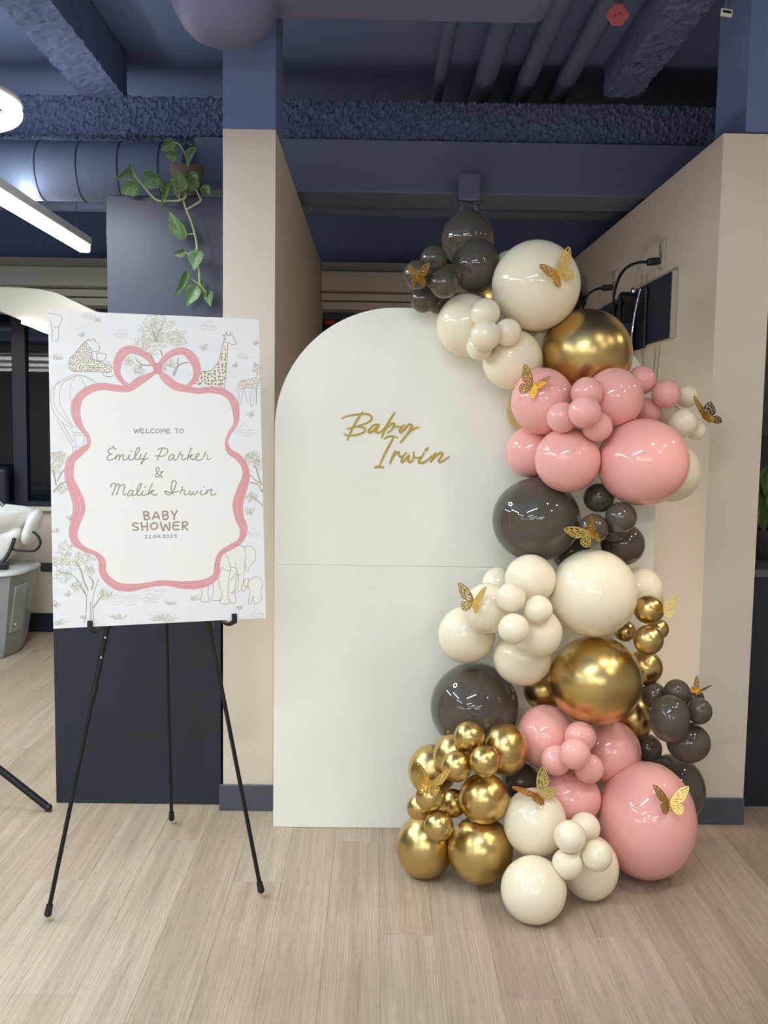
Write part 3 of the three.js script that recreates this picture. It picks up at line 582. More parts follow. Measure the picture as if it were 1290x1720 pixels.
  ['G85', 'gold', 0.347, 0.122, -2.892, 0.1032, 0.1051, 8, 'larger chrome gold balloon on the floor beside the bottom cream balloons'],
  ['G86', 'gold', 0.352, 0.295, -2.876, 0.0780, 0.0780, 9, 'medium chrome gold balloon in the middle of the lower gold cluster'],
  ['G87', 'gold', 0.425, 0.427, -2.955, 0.0741, 0.0836, 8, 'medium chrome gold balloon at the top of the lower gold cluster, next to the pink'],
  ['G88', 'gold', 0.202, 0.314, -3.067, 0.0810, 0.0829, 6, 'medium chrome gold balloon behind the butterfly at the outer edge of the lower cluster'],
  ['G89', 'gold', 0.265, 0.399, -2.973, 0.0669, 0.0707, 7, 'medium chrome gold balloon behind the upper small trio of the lower cluster'],
  ['G90', 'gold', 0.305, 0.482, -2.908, 0.0485, 0.0485, 9, 'small chrome gold balloon topmost of the upper trio in the lower gold cluster'],
  ['G91', 'gold', 0.263, 0.402, -2.862, 0.0461, 0.0479, 10, 'small chrome gold balloon of the upper trio, nearest the gold butterfly'],
  ['G92', 'gold', 0.345, 0.435, -2.821, 0.0472, 0.0472, 11, 'small chrome gold balloon frontmost of the upper trio in the lower gold cluster'],
  ['G93', 'gold', 0.183, 0.311, -2.851, 0.0469, 0.0469, 10, 'small chrome gold balloon carrying the butterfly of the lower gold cluster'],
  ['G94', 'gold', 0.154, 0.253, -2.904, 0.0413, 0.0413, 9, 'small chrome gold balloon outermost, below the lower gold cluster butterfly'],
  ['G95', 'gold', 0.266, 0.243, -2.963, 0.0421, 0.0459, 7.5, 'small chrome gold balloon tucked in shade at the centre of the lower gold cluster'],
  ['G96', 'gold', 0.209, 0.227, -2.826, 0.0457, 0.0467, 10.5, 'small chrome gold balloon resting between the two gold ones on the floor'],
  ['D97', 'taupe', 0.497, 0.275, -3.077, 0.0635, 0.0635, 5, 'small taupe balloon in shade between the lower gold and pink clusters']];
const BUTTERFLIES = [
  [[0.124, 1.924, -3.091], [-0.078, -0.228, 0.971], [-0.077, 0.972, 0.222], 0.108, 62, 38, 'gold filigree butterfly on the small taupe balloon of the top cluster'],
  [[0.558, 1.928, -3.016], [0.305, 0.120, 0.945], [-0.531, 0.845, 0.064], 0.140, 25, 38, 'gold filigree butterfly spread on the largest cream balloon near the top'],
  [[0.484, 1.573, -2.979], [-0.475, 0.342, 0.811], [0.491, 0.868, -0.079], 0.126, 50, 30, 'gold filigree butterfly on the medium pink balloon of the upper cluster'],
  [[1.092, 1.484, -3.171], [0.592, 0.778, 0.211], [-0.502, 0.560, -0.659], 0.147, 30, 50, 'gold filigree butterfly standing off the wall side whitish balloons'],
  [[0.666, 1.128, -2.928], [-0.420, -0.146, 0.896], [-0.505, 0.857, -0.097], 0.131, 30, 45, 'gold filigree butterfly on the small taupe balloon at mid height'],
  [[0.312, 0.906, -2.922], [-0.606, 0.366, 0.707], [0.225, 0.931, -0.289], 0.125, 48, 30, 'gold filigree butterfly on the cream balloon at the sign side'],
  [[0.909, 0.888, -2.955], [0.604, 0.249, 0.757], [-0.029, 0.956, -0.291], 0.106, 40, 50, 'gold filigree butterfly edge on beside the wall side gold bunch'],
  [[0.179, 0.351, -2.821], [-0.088, 0.798, 0.596], [0.274, 0.594, -0.756], 0.136, 38, 34, 'gold filigree butterfly on the outer edge of the lower gold cluster'],
  [[0.514, 0.331, -2.813], [0.059, 0.920, 0.388], [-0.597, 0.344, -0.725], 0.148, 20, 36, 'gold filigree butterfly on top of the cream balloon near the floor'],
  [[0.922, 0.300, -2.839], [0.205, 0.552, 0.808], [0.026, 0.822, -0.568], 0.127, 18, 40, 'gold filigree butterfly on the biggest pink balloon on the floor'],
  [[1.089, 0.575, -3.117], [0.050, 0.785, 0.618], [0.726, 0.396, -0.562], 0.089, 40, 55, 'gold filigree butterfly on the hidden taupe balloon by the pillar']];
// ---------- the arched backdrop with its gold lettering ----------
const BZ = -3.324, A = { x0: -0.352, x1: 0.985, top: 1.853, r: 0.42, seam: 0.957 };
const backdrop = thing('backdrop_board', 'tall white rounded-top backdrop board with gold script lettering', 'backdrop');
function arch(y0, y1) {
  const s = new THREE.Shape();
  s.moveTo(A.x0, y0); s.lineTo(A.x1, y0);
  if (y1 < A.top) { s.lineTo(A.x1, y1); s.lineTo(A.x0, y1); } else {
    s.lineTo(A.x1, A.top - A.r); s.absarc(A.x1 - A.r, A.top - A.r, A.r, 0, Math.PI / 2, false);
    s.lineTo(A.x0 + A.r, A.top); s.absarc(A.x0 + A.r, A.top - A.r, A.r, Math.PI / 2, Math.PI, false);
  }
  s.closePath();
  return new THREE.ExtrudeGeometry(s, { depth: 0.016, bevelSize: 0.0005, bevelOffset: -0.0005, bevelThickness: 0.0005, bevelSegments: 2, curveSegments: 64 }).translate(0, 0, BZ - 0.0166);
}
mesh('lower_panel', arch(0.001, A.seam - 0.00035), boardWhite, backdrop);
mesh('upper_panel', arch(A.seam + 0.00035, A.top), boardWhite, backdrop);
for (const x of [-0.1, 0.75]) mesh('rear_foot', rod([x, 0.012, BZ - 0.03], [x, 0.012, BZ - 0.4], 0.01), whitePlastic, backdrop);
const pts = (s) => s.split(' ').map((t) => t.split(',').map(Number));
function stroke(p, w, lift) {                                            // one flat foil stroke with round ends
  const c = new THREE.CatmullRomCurve3(p.map(([x, y]) => V(x, y, 0))), n = p.length * 10, L = [], Rr = [];
  for (let i = 0; i <= n; i++) {
    const q = c.getPoint(i / n), t = c.getTangent(i / n), h = w * (0.62 + 0.38 * Math.sin(Math.PI * Math.min(1, Math.max(0, i / n)) ** 0.8));
    L.push([q.x - t.y * h, q.y + t.x * h]); Rr.push([q.x + t.y * h, q.y - t.x * h]);
  }
  const pos = [], idx = [];
  for (let i = 0; i <= n; i++) { const d = 0.0006 + lift + 0.0006 * i / n; pos.push(...L[i], d, ...Rr[i], d, ...L[i], 0, ...Rr[i], 0); }
  for (let i = 0; i < n; i++) { const a = i * 4, b = a + 4; idx.push(a, a + 1, b, b, a + 1, b + 1, a + 2, a, b + 2, b + 2, a, b, a + 1, a + 3, b + 1, b + 1, a + 3, b + 3); }
  const g = new THREE.BufferGeometry(); g.setAttribute('position', new THREE.Float32BufferAttribute(pos, 3)); g.setIndex(idx);
  const f = g.toNonIndexed(); f.computeVertexNormals();
  const caps = [p[0], p[p.length - 1]].map(([x, y], e) => { const d = 0.0006 + lift + (e ? 0.0007 : -0.0001); const k = new THREE.CylinderGeometry(w * 0.62, w * 0.62, d, 16).rotateX(Math.PI / 2).translate(x, y, d / 2).toNonIndexed(); k.deleteAttribute('uv'); return k; });
  return merge([f, ...caps]);
}
const words = [FOIL.slice(0, 9), FOIL.slice(9)];
for (const w of words) mesh('lettering', merge(w.map(([s, k], i) => stroke(pts(s).map(([x, y]) => [x / 1000, y / 1000]), k * 0.00051, i * 0.00017))).translate(0, 0, BZ + 0.0002), foil, backdrop, w === words[0] ? 'gold script word Baby' : 'gold script word Irwin');

// ---------- welcome sign: printed board on a black easel ----------
function paintSign() {
  const K = 1.36, W = 1360, H = Math.round(1498 * K), cv = document.createElement('canvas'); cv.width = W; cv.height = H;
  const c = cv.getContext('2d'); c.scale(K, K); c.lineCap = c.lineJoin = 'round';
  c.fillStyle = '#f0eeea'; c.fillRect(0, 0, 1000, 1498);
  const curve = (P, close) => {
    c.beginPath(); c.moveTo(P[0][0], P[0][1]);
    if (close) P = [...P, P[0], P[1]];
    for (let i = 0; i < P.length - 1; i++) {
      const a = P[i - 1] ?? P[i], b = P[i], d = P[i + 1], e = P[i + 2] ?? d;
      c.bezierCurveTo(b[0] + (d[0] - a[0]) / 6, b[1] + (d[1] - a[1]) / 6, d[0] - (e[0] - b[0]) / 6, d[1] - (e[1] - b[1]) / 6, d[0], d[1]);
    }
  };
  const line = (P, w, col) => { c.strokeStyle = col; c.lineWidth = w; curve(P); c.stroke(); };
  const ink = '#a89a86', faint = '#c9c6c2';
  // watercolour blots of the paper ground
  for (let k = 0; k < 70; k++) { c.fillStyle = ['rgba(220,227,230,0.14)', 'rgba(246,246,244,0.2)', 'rgba(230,233,234,0.15)'][k % 3]; c.beginPath(); c.ellipse(rnd() * 1000, rnd() * 1498, 40 + rnd() * 110, 12 + rnd() * 40, 0, 0, 7); c.fill(); }
  for (const [x, y, r] of pts(CLOUDS)) for (let k = 0; k < 4; k++) { const yy = y + (k - 1.5) * r * 0.16, L = r * (0.9 - 0.15 * Math.abs(k - 1)); line([[x - L, yy], [x - L * 0.3, yy - r * 0.12 * rnd()], [x + L * 0.3, yy + r * 0.08 * rnd()], [x + L, yy]], 1.6, faint); if (k === 0) line([[x - L * 0.6, yy], [x - L * 0.35, yy - r * 0.35], [x, yy - r * 0.5], [x + L * 0.3, yy - r * 0.28], [x + L * 0.6, yy]], 1.6, faint); }
  for (const [x, y, r] of pts(TUFTS)) for (let k = 0; k < 26; k++) { const a = -Math.PI / 2 + (rnd() - 0.5) * 2.3, l = r * (0.4 + rnd() * 0.6), x0 = x + (rnd() - 0.5) * r; line([[x0, y + r * 0.3], [x0 + Math.cos(a) * l * 0.6, y + r * 0.3 + Math.sin(a) * l * 0.7], [x0 + Math.cos(a) * l, y + r * 0.3 + Math.sin(a) * l * 0.85]], 1.7, k % 3 ? '#d2ccbd' : '#bdb5a2'); }
  const leafSpots = pts(LEAFAGE);
  for (const [x, y, r] of leafSpots) { c.fillStyle = 'rgba(233,229,214,0.75)'; for (let k = 0; k < 16; k++) { const a = rnd() * 6.283, d = r * Math.sqrt(rnd()) * 0.8; c.beginPath(); c.ellipse(x + Math.cos(a) * d, y + Math.sin(a) * d, r * 0.22, r * 0.17, rnd() * 3, 0, 7); c.fill(); } }
  TREES.forEach((s, k) => { const P = pts(s); line(P, k < 3 || k === 7 ? 3.2 : 4.6, '#ab9d8a'); if (k > 1) line(P.map(([a, b]) => [a + 4, b + 3]), 1.4, '#8f8170'); });
  for (const [x, y, r] of leafSpots) for (let k = 0; k < 34 + r * 0.9; k++) {
    const a = rnd() * 6.283, d = r * Math.sqrt(rnd()), cx = x + Math.cos(a) * d, cy = y + Math.sin(a) * d * 0.85, t = rnd() * 6.283, l = 6 + rnd() * 9;
    line([[cx, cy], [cx + Math.cos(t) * l * 0.5 - Math.sin(t) * 3, cy + Math.sin(t) * l * 0.5 + Math.cos(t) * 3], [cx + Math.cos(t) * l, cy + Math.sin(t) * l]], 1.5, ['#bfb7a0', '#aea58d', '#cfc8b4'][k % 3]);
  }
  for (const s of SPOTTED) { curve(pts(s), true); c.fillStyle = '#f1ead9'; c.fill(); }
  SPOTTED.forEach((s, k) => {
    const P = pts(s), xs = P.map((p) => p[0]), ys = P.map((p) => p[1]), x0 = Math.min(...xs), x1 = Math.max(...xs), y0 = Math.min(...ys), y1 = Math.max(...ys);
    c.save(); curve(P, true); c.clip(); const step = [9, 17, 10][k];
    for (let y = y0; y < y1; y += step) for (let x = x0; x < x1; x += step) {
      const q = [0.3, k === 1 ? 0.2 + 0.13 * Math.min(1, (y - y0) / (y1 - y0) * 1.6) : 0.3, 0.3][k] * step;
      c.fillStyle = ['#9a8772', '#a3937c', '#ad9d88'][k]; c.beginPath(); c.ellipse(x + (rnd() - 0.5) * step * 0.6, y + (rnd() - 0.5) * step * 0.6, q * (0.7 + rnd() * 0.5), q * (0.8 + rnd() * 0.6), rnd() * 3, 0, 7); c.fill();
    }
    c.restore();
  });
  ELEPHANTS.forEach((s) => { curve(pts(s), true); c.fillStyle = '#f3eee4'; c.fill(); });
  ANIMALS.forEach((s, k) => line(pts(s), k < 6 || (k > 5 && k < 14) ? 2.6 : 2.4, k < 14 ? '#8d7c66' : k < 27 ? '#b9ae9f' : '#a09280'));
  for (const [x, y, r] of pts(PRINTED_BUTTERFLIES)) { const t = rnd() * 1.4 - 0.7; c.save(); c.translate(x, y); c.rotate(t); c.strokeStyle = '#a3988a'; c.lineWidth = 1.8; c.fillStyle = '#e6e2d8'; for (const sgn of [-1, 1]) { c.beginPath(); c.ellipse(sgn * r * 0.42, -r * 0.28, r * 0.45, r * 0.3, -sgn * 0.7, 0, 7); c.fill(); c.stroke(); c.beginPath(); c.ellipse(sgn * r * 0.3, r * 0.3, r * 0.28, r * 0.22, sgn * 0.6, 0, 7); c.fill(); c.stroke(); } c.beginPath(); c.moveTo(0, -r * 0.35); c.lineTo(0, r * 0.4); c.stroke(); c.restore(); }
  // inner card inside the ribbon
  const Rb = pts(RIBBON);
  curve(Rb, true); c.fillStyle = '#f7f1e6'; c.fill();
  const band = (P) => {
    const c3 = new THREE.CatmullRomCurve3(P.map(([x, y, w]) => V(x, y, w))), n = P.length * 9, L = [], Q = [], M = [];
    for (let i = 0; i <= n; i++) { const q = c3.getPoint(i / n), t = c3.getTangent(i / n), m = Math.hypot(t.x, t.y) || 1, h = q.z / 2; L.push([q.x - t.y / m * h, q.y + t.x / m * h]); Q.push([q.x + t.y / m * h, q.y - t.x / m * h]); M.push([q.x, q.y, -t.y / m, t.x / m, h]); }
    c.beginPath(); L.forEach((p, i) => c[i ? 'lineTo' : 'moveTo'](...p)); Q.reverse().forEach((p) => c.lineTo(...p)); c.closePath(); c.fillStyle = '#ebaaa8'; c.fill();
    Q.reverse();
    for (const [o, w, col] of [[0.45, 4, '#dc8f92'], [-0.5, 3, '#dd9294'], [0.05, 2.4, '#d68a8e'], [0.25, 2, '#f0b7b4'], [-0.25, 2.6, '#efb4b2']]) {
      for (let i = 0; i < M.length - 14; i += 18) { const seg = M.slice(i, i + 14 + Math.floor(rnd() * 14)).filter((m) => m[4] > 9); if (seg.length > 4) line(seg.map((m) => [m[0] + m[2] * m[4] * o, m[1] + m[3] * m[4] * o]), w, col); }
    }
    line(L, 1.6, '#c9787c'); line(Q, 1.6, '#c9787c');
  };
  band(Rb); BOW.forEach((s) => band(pts(s)));
  const kx = pts(RIBBON)[0][0] + 10, ky = pts(RIBBON)[0][1] - 20;
  c.fillStyle = '#e39a9b'; c.strokeStyle = '#c9787c'; c.lineWidth = 2; c.beginPath(); c.roundRect(kx - 17, ky - 24, 33, 52, 9); c.fill(); c.stroke();
  line([[kx - 6, ky - 16], [kx - 8, ky], [kx - 5, ky + 16]], 2, '#d2868a'); line([[kx + 5, ky - 15], [kx + 7, ky], [kx + 4, ky + 15]], 2, '#f0b7b4');
  const text = '#9c9484';
  SCRIPT.forEach((s, k) => line(pts(s), k === 13 ? 3.6 : 5.2, text));
  CAPITALS.forEach((s) => line(pts(s), 4.4, text));
  BOLD.forEach((s) => line(pts(s), 7.6, '#a5937f'));
  DATE.forEach((s) => line(pts(s), 3.4, '#8f887c'));
  const t = new THREE.CanvasTexture(cv); t.colorSpace = THREE.SRGBColorSpace; t.anisotropy = 8; return t;
}
const print = std('printed board face', 0xffffff, 0.4, { map: paintSign() });
const SW = 0.61, SH = 0.914;
const sign = thing('welcome_sign', 'white printed welcome board with pink ribbon frame on a black easel', 'sign', [-0.6381, 1.3135, -2.8222]);
sign.rotation.order = 'YXZ'; sign.rotation.set(-0.1284, 0.2922, 0.0045);
mesh('foam_board', new THREE.BoxGeometry(SW, SH, 0.005).translate(0, 0, -0.0026), std('white foam board', 0xf4f3ef, 0.6), sign);
mesh('printed_face', new THREE.BoxGeometry(SW - 0.0004, SH - 0.0004, 0.0003).translate(0, 0, 0.0001), print, sign, 'print of a toile safari pattern with names and date');

sign.updateMatrixWorld(true);
const onSign = (u, v, w) => V(u, v, w).applyMatrix4(sign.matrixWorld);
const easel = thing('easel', 'thin black metal tripod easel holding the welcome board', 'easel');
const apex = V(-0.675, 1.6, -3.0);
function leg(foot, s0, joint, name) {
  const F = V(...foot), dir = F.clone().sub(apex).normalize(), top = apex.clone().addScaledVector(dir, s0), J = apex.clone().lerp(F, joint);
  const l = mesh('leg', merge([rod(top.toArray(), J.toArray(), 0.0085), rod(J.toArray(), F.clone().addScaledVector(dir, -0.012).toArray(), 0.0065)]), blackMetal, easel);
  const c = J.clone().addScaledVector(dir, -0.012), e = J.clone().addScaledVector(dir, 0.02);
  mesh('collar', rod(c.toArray(), e.toArray(), 0.0125, 0.0105), blackPlastic, l);
  const f0 = F.clone().addScaledVector(dir, -0.034), f1 = F.clone().addScaledVector(dir, -0.006);
  mesh('rubber_foot', merge([rod(f0.toArray(), f1.toArray(), 0.0095, 0.011), new THREE.SphereGeometry(0.0105, 14, 8).translate(f1.x, f1.y + 0.002, f1.z)]), blackPlastic, l);
  for (const q of [0.1, 0.16]) { const p = J.clone().addScaledVector(dir, -q); mesh('button', new THREE.SphereGeometry(0.0035, 8, 6).translate(p.x + 0.002, p.y, p.z + 0.008), chrome, l); }
  return { F, dir };
}
leg([-0.937, 0.012, -2.662], 0.02, 0.60, 'a'); leg([-0.333, 0.012, -2.815], 0.02, 0.49, 'b'); leg([-0.722, 0.012, -3.345], 0.02, 0.5, 'c');
mesh('head', new RoundedBoxGeometry(0.07, 0.06, 0.05, 3, 0.012).translate(apex.x, apex.y, apex.z), blackPlastic, easel);
mesh('top_mast', rod([apex.x, apex.y + 0.02, apex.z], [apex.x + 0.004, apex.y + 0.1, apex.z - 0.005], 0.007), blackMetal, easel);
for (const [u, foot, t] of [[-0.205, [-0.937, 0.012, -2.662], 0.478], [0.208, [-0.333, 0.012, -2.815], 0.462]]) {
  const P = apex.clone().lerp(V(...foot), t), tip = onSign(u, -SH / 2 - 0.006, 0.012), mid = onSign(u * 0.93, -SH / 2 - 0.014, -0.02), up = onSign(u, -SH / 2 + 0.014, 0.011);
  const a = mesh('arm', tube([P, mid.clone().lerp(P, 0.4), mid, tip], 0.0065, 20, 10), blackMetal, easel);
  mesh('bracket', new RoundedBoxGeometry(0.016, 0.03, 0.009, 2, 0.003).applyQuaternion(sign.quaternion).translate(...tip.clone().lerp(up, 0.5).toArray()), blackPlastic, a);
  mesh('hinge', new RoundedBoxGeometry(0.026, 0.03, 0.022, 3, 0.006).translate(P.x, P.y, P.z), blackPlastic, a);
}

// ---------- balloons ----------
const LATEX = {
  taupe: std('taupe latex', 0x544c43, 0.045, { ior: 1.52 }), cream: std('cream latex', 0xf0e4c7, 0.06, { ior: 1.5 }), pink: std('pink latex', 0xeeada3, 0.06, { ior: 1.5 }),
  gold: std('chrome gold latex', 0xd0b475, 0.29, { metalness: 1 }),
};
const B = BALLOONS.map(([id, kind, x, y, z, rx, ry, pr, label]) => ({ id, kind, c: V(x, y, z), r: V(rx, ry, Math.sqrt(rx * ry)), pr, label }));
B.forEach((b, i) => {
  const R = Math.max(b.r.x, b.r.y), n = R > 0.09 ? 112 : R > 0.06 ? 88 : 64, g = new THREE.SphereGeometry(1, n, Math.round(n * 0.7)), p = g.attributes.position, q = V(0, 0, 0);
  const near = B.filter((o, j) => o !== b && (o.pr > b.pr || (o.pr === b.pr && j < i)) && o.c.distanceTo(b.c) < R + Math.max(o.r.x, o.r.y) + 0.02);
  const pear = b.id === 'D1' ? 0.12 : 0.025;
  for (let k = 0; k < p.count; k++) {
    q.fromBufferAttribute(p, k); const taper = 1 - pear * Math.max(0, q.y) ** 2;
    q.x *= taper; q.z *= taper; q.multiply(b.r).add(b.c);
    for (const o of near) {                                         // pressed in where a neighbour sits in front
      const e = 0.0012, rr = o.r.clone().addScalar(e), v = q.clone().sub(o.c).divide(rr);
      if (v.lengthSq() < 1) {
        const d = b.c.clone().sub(q).divide(rr), a = d.lengthSq(), h = v.dot(d), s = v.lengthSq() - 1, t = (-h + Math.sqrt(h * h - a * s)) / a;
        q.lerp(b.c, Math.min(0.95, t));
      }
    }
    if (q.y < 0.0012) q.y = 0.0012;
    const overBoard = q.y < A.top && q.x < A.x1 && !(q.x > A.x1 - A.r && q.y > A.top - A.r && Math.hypot(q.x - A.x1 + A.r, q.y - A.top + A.r) > A.r);
    if (overBoard && b.c.z > BZ && q.z < BZ + 0.002) q.z = BZ + 0.002;
    if (q.x > 1.176 && q.z < -3.384 && b.c.z > -3.384) q.z = -3.384;
    p.setXYZ(k, q.x - b.c.x, q.y - b.c.y, q.z - b.c.z);
  }
  g.computeVertexNormals();
  const nn = g.attributes.normal, row = Math.round(n) + 1;            // close the seam of the sphere's first and last column
  for (let y = 0; y < p.count / row; y++) { const a = y * row, e = a + n; const vx = nn.getX(a) + nn.getX(e), vy = nn.getY(a) + nn.getY(e), vz = nn.getZ(a) + nn.getZ(e), l = Math.hypot(vx, vy, vz) || 1; nn.setXYZ(a, vx / l, vy / l, vz / l); nn.setXYZ(e, vx / l, vy / l, vz / l); }
  const m = mesh({ taupe: 'taupe_balloon', cream: 'cream_balloon', pink: 'pink_balloon', gold: 'gold_balloon' }[b.kind], g, LATEX[b.kind]);
  m.position.copy(b.c); tag(m, b.label, 'balloon', { taupe: 'taupe balloons of the garland', cream: 'cream balloons of the garland', pink: 'pink balloons of the garland', gold: 'chrome gold balloons of the garland' }[b.kind]);
});

// ---------- gold filigree butterflies ----------
function hole(cx, cy, a, b, t) { const h = new THREE.Path(); h.absellipse(cx, cy, a, b, 0, Math.PI * 2, true, t); return h; }
function wingGeo() {
  const fore = new THREE.Shape(); fore.moveTo(0.012, 0.03); fore.bezierCurveTo(0.08, 0.2, 0.27, 0.37, 0.46, 0.385); fore.bezierCurveTo(0.525, 0.385, 0.5, 0.3, 0.465, 0.235); fore.bezierCurveTo(0.44, 0.17, 0.41, 0.1, 0.345, 0.035); fore.bezierCurveTo(0.25, -0.02, 0.1, -0.01, 0.012, 0.0); fore.closePath();
  for (const [x, y, a, b, t] of [[0.435, 0.335, 0.042, 0.019, 0.5], [0.45, 0.275, 0.024, 0.014, 0.9], [0.425, 0.22, 0.024, 0.013, 0.8], [0.4, 0.16, 0.023, 0.013, 0.7], [0.365, 0.1, 0.023, 0.012, 0.5], [0.335, 0.3, 0.06, 0.017, 0.55], [0.36, 0.245, 0.04, 0.015, 0.5], [0.345, 0.19, 0.036, 0.013, 0.4], [0.32, 0.135, 0.034, 0.013, 0.3], [0.28, 0.075, 0.036, 0.014, 0.15], [0.22, 0.215, 0.06, 0.017, 0.72], [0.235, 0.155, 0.05, 0.014, 0.55], [0.2, 0.095, 0.05, 0.014, 0.35], [0.13, 0.105, 0.04, 0.011, 0.85], [0.16, 0.035, 0.06, 0.013, 0.1]]) fore.holes.push(hole(x, y, a, b, t));
  const hind = new THREE.Shape(); hind.moveTo(0.012, -0.012); hind.bezierCurveTo(0.1, 0.0, 0.22, -0.01, 0.3, -0.055); hind.bezierCurveTo(0.34, -0.12, 0.31, -0.22, 0.245, -0.27); hind.bezierCurveTo(0.17, -0.3, 0.1, -0.25, 0.065, -0.17); hind.bezierCurveTo(0.04, -0.11, 0.02, -0.06, 0.012, -0.04); hind.closePath();
  for (const [x, y, a, b, t] of [[0.27, -0.085, 0.027, 0.016, 0.2], [0.275, -0.145, 0.024, 0.014, -0.3], [0.25, -0.2, 0.024, 0.014, -0.6], [0.2, -0.242, 0.024, 0.013, -1.0], [0.14, -0.22, 0.024, 0.012, -1.3], [0.185, -0.065, 0.048, 0.013, -0.15], [0.195, -0.12, 0.042, 0.014, -0.45], [0.165, -0.17, 0.038, 0.013, -0.85], [0.095, -0.06, 0.034, 0.01, -0.4], [0.1, -0.12, 0.032, 0.012, -0.85]]) hind.holes.push(hole(x, y, a, b, t));
  return merge([fore, hind].map((s) => new THREE.ExtrudeGeometry(s, { depth: 0.008, bevelEnabled: false, curveSegments: 10 })));
}
const wing = wingGeo(), wingMirror = wing.clone().scale(-1, 1, 1);
{ const ps = wingMirror.attributes.position, ns = wingMirror.attributes.normal; for (let i = 0; i < ps.count; i += 3) for (const a of [ps, ns]) { const x = a.getX(i), y = a.getY(i), z = a.getZ(i); a.setXYZ(i, a.getX(i + 1), a.getY(i + 1), a.getZ(i + 1)); a.setXYZ(i + 1, x, y, z); } }
const bodyGeo = merge([new THREE.CapsuleGeometry(0.016, 0.22, 4, 10).translate(0, -0.03, 0.01), tube([[0, 0.09, 0.01], [0.02, 0.15, 0.02], [0.06, 0.2, 0.03]], 0.004, 8, 5), tube([[0, 0.09, 0.01], [-0.02, 0.15, 0.02], [-0.06, 0.2, 0.03]], 0.004, 8, 5)]);
for (const [p, n, h, span, fl, fr, label] of BUTTERFLIES) {
  const t = thing('gold_butterfly', label, 'butterfly', p, 0, 'gold filigree butterflies on the balloons');
  const Z = V(...n).normalize(), Y = V(...h).normalize(), X = Y.clone().cross(Z).normalize();
  t.quaternion.setFromRotationMatrix(new THREE.Matrix4().makeBasis(X, Y, Z)); t.scale.setScalar(span);
  mesh('body', bodyGeo, butterflyGold, t);
  mesh('wing', wing, butterflyGold, t).rotation.y = -fr * Math.PI / 180;
  mesh('wing', wingMirror, butterflyGold, t).rotation.y = fl * Math.PI / 180;
}

// ---------- trailing plant on the tall panel ----------
const plant = thing('pothos_plant', 'trailing variegated pothos in a pot on top of the tall dark panel', 'plant');
const leafCanvas = () => {
  const t = dataTexture(256, 256, (x, y) => {
    const u = x / 255 - 0.5, v = y / 255, streak = fbm(Math.abs(u) * 16 - v * 7 + 30 * (u > 0), v * 5 + u * 9, 3), vein = Math.abs(u) < 0.012 ? 0.6 : 0;
    const k = Math.max(0, Math.min(1, (streak - 0.5) * 6)), a = [98, 134, 84], b = [204, 214, 158];
    const m = Math.max(k * 0.8, vein); return a.map((q, i) => q + (b[i] - q) * m);
  }, true); return t;
};
const leafMat = std('variegated leaf', 0xffffff, 0.42, { map: leafCanvas(), side: THREE.DoubleSide, transmission: 0.3, thickness: 0 });
const stemMat = std('pale green stem', 0x9fa878, 0.6);
function leafGeo(fold, droop) {                                       // heart shaped blade, stalk end at the origin, tip toward -y
  const N = 22, M = 12, pos = [], uv = [], idx = [];
  for (let i = 0; i <= N; i++) for (let j = 0; j <= M; j++) {
    const v = i / N, s = j / M * 2 - 1, w = 0.62 * Math.pow(Math.sin(Math.PI * Math.pow(v, 0.62)), 0.85) * (1 - 0.25 * v), lobe = 0.16 * Math.abs(s) * Math.max(0, 1 - v * 3.2);
    pos.push(s * w * Math.cos(fold), -v + lobe, Math.abs(s) * w * Math.sin(fold) - droop * v * v + 0.015 * Math.sin(v * 9 + s * 3)); uv.push(0.5 + s * 0.5, v);
  }
  for (let i = 0; i < N; i++) for (let j = 0; j < M; j++) { const a = i * (M + 1) + j, b = a + M + 1; idx.push(a, b, a + 1, a + 1, b, b + 1); }
  const g = new THREE.BufferGeometry(); g.setAttribute('position', new THREE.Float32BufferAttribute(pos, 3)); g.setAttribute('uv', new THREE.Float32BufferAttribute(uv, 2)); g.setIndex(idx); g.computeVertexNormals(); return g;
}
const leafGeos = [leafGeo(0.25, 0.12), leafGeo(0.55, 0.3), leafGeo(0.9, 0.45)];
mesh('pot', new THREE.LatheGeometry([[0, 0], [0.05, 0], [0.056, 0.01], [0.068, 0.11], [0.074, 0.112], [0.074, 0.135], [0.066, 0.135], [0.062, 0.115], [0, 0.112]].map((p) => new THREE.Vector2(...p)), 40).translate(-0.84, 2.4225, -4.28), std('dusky clay pot', 0x6d5a55, 0.75), plant, 'dusky brown clay pot');
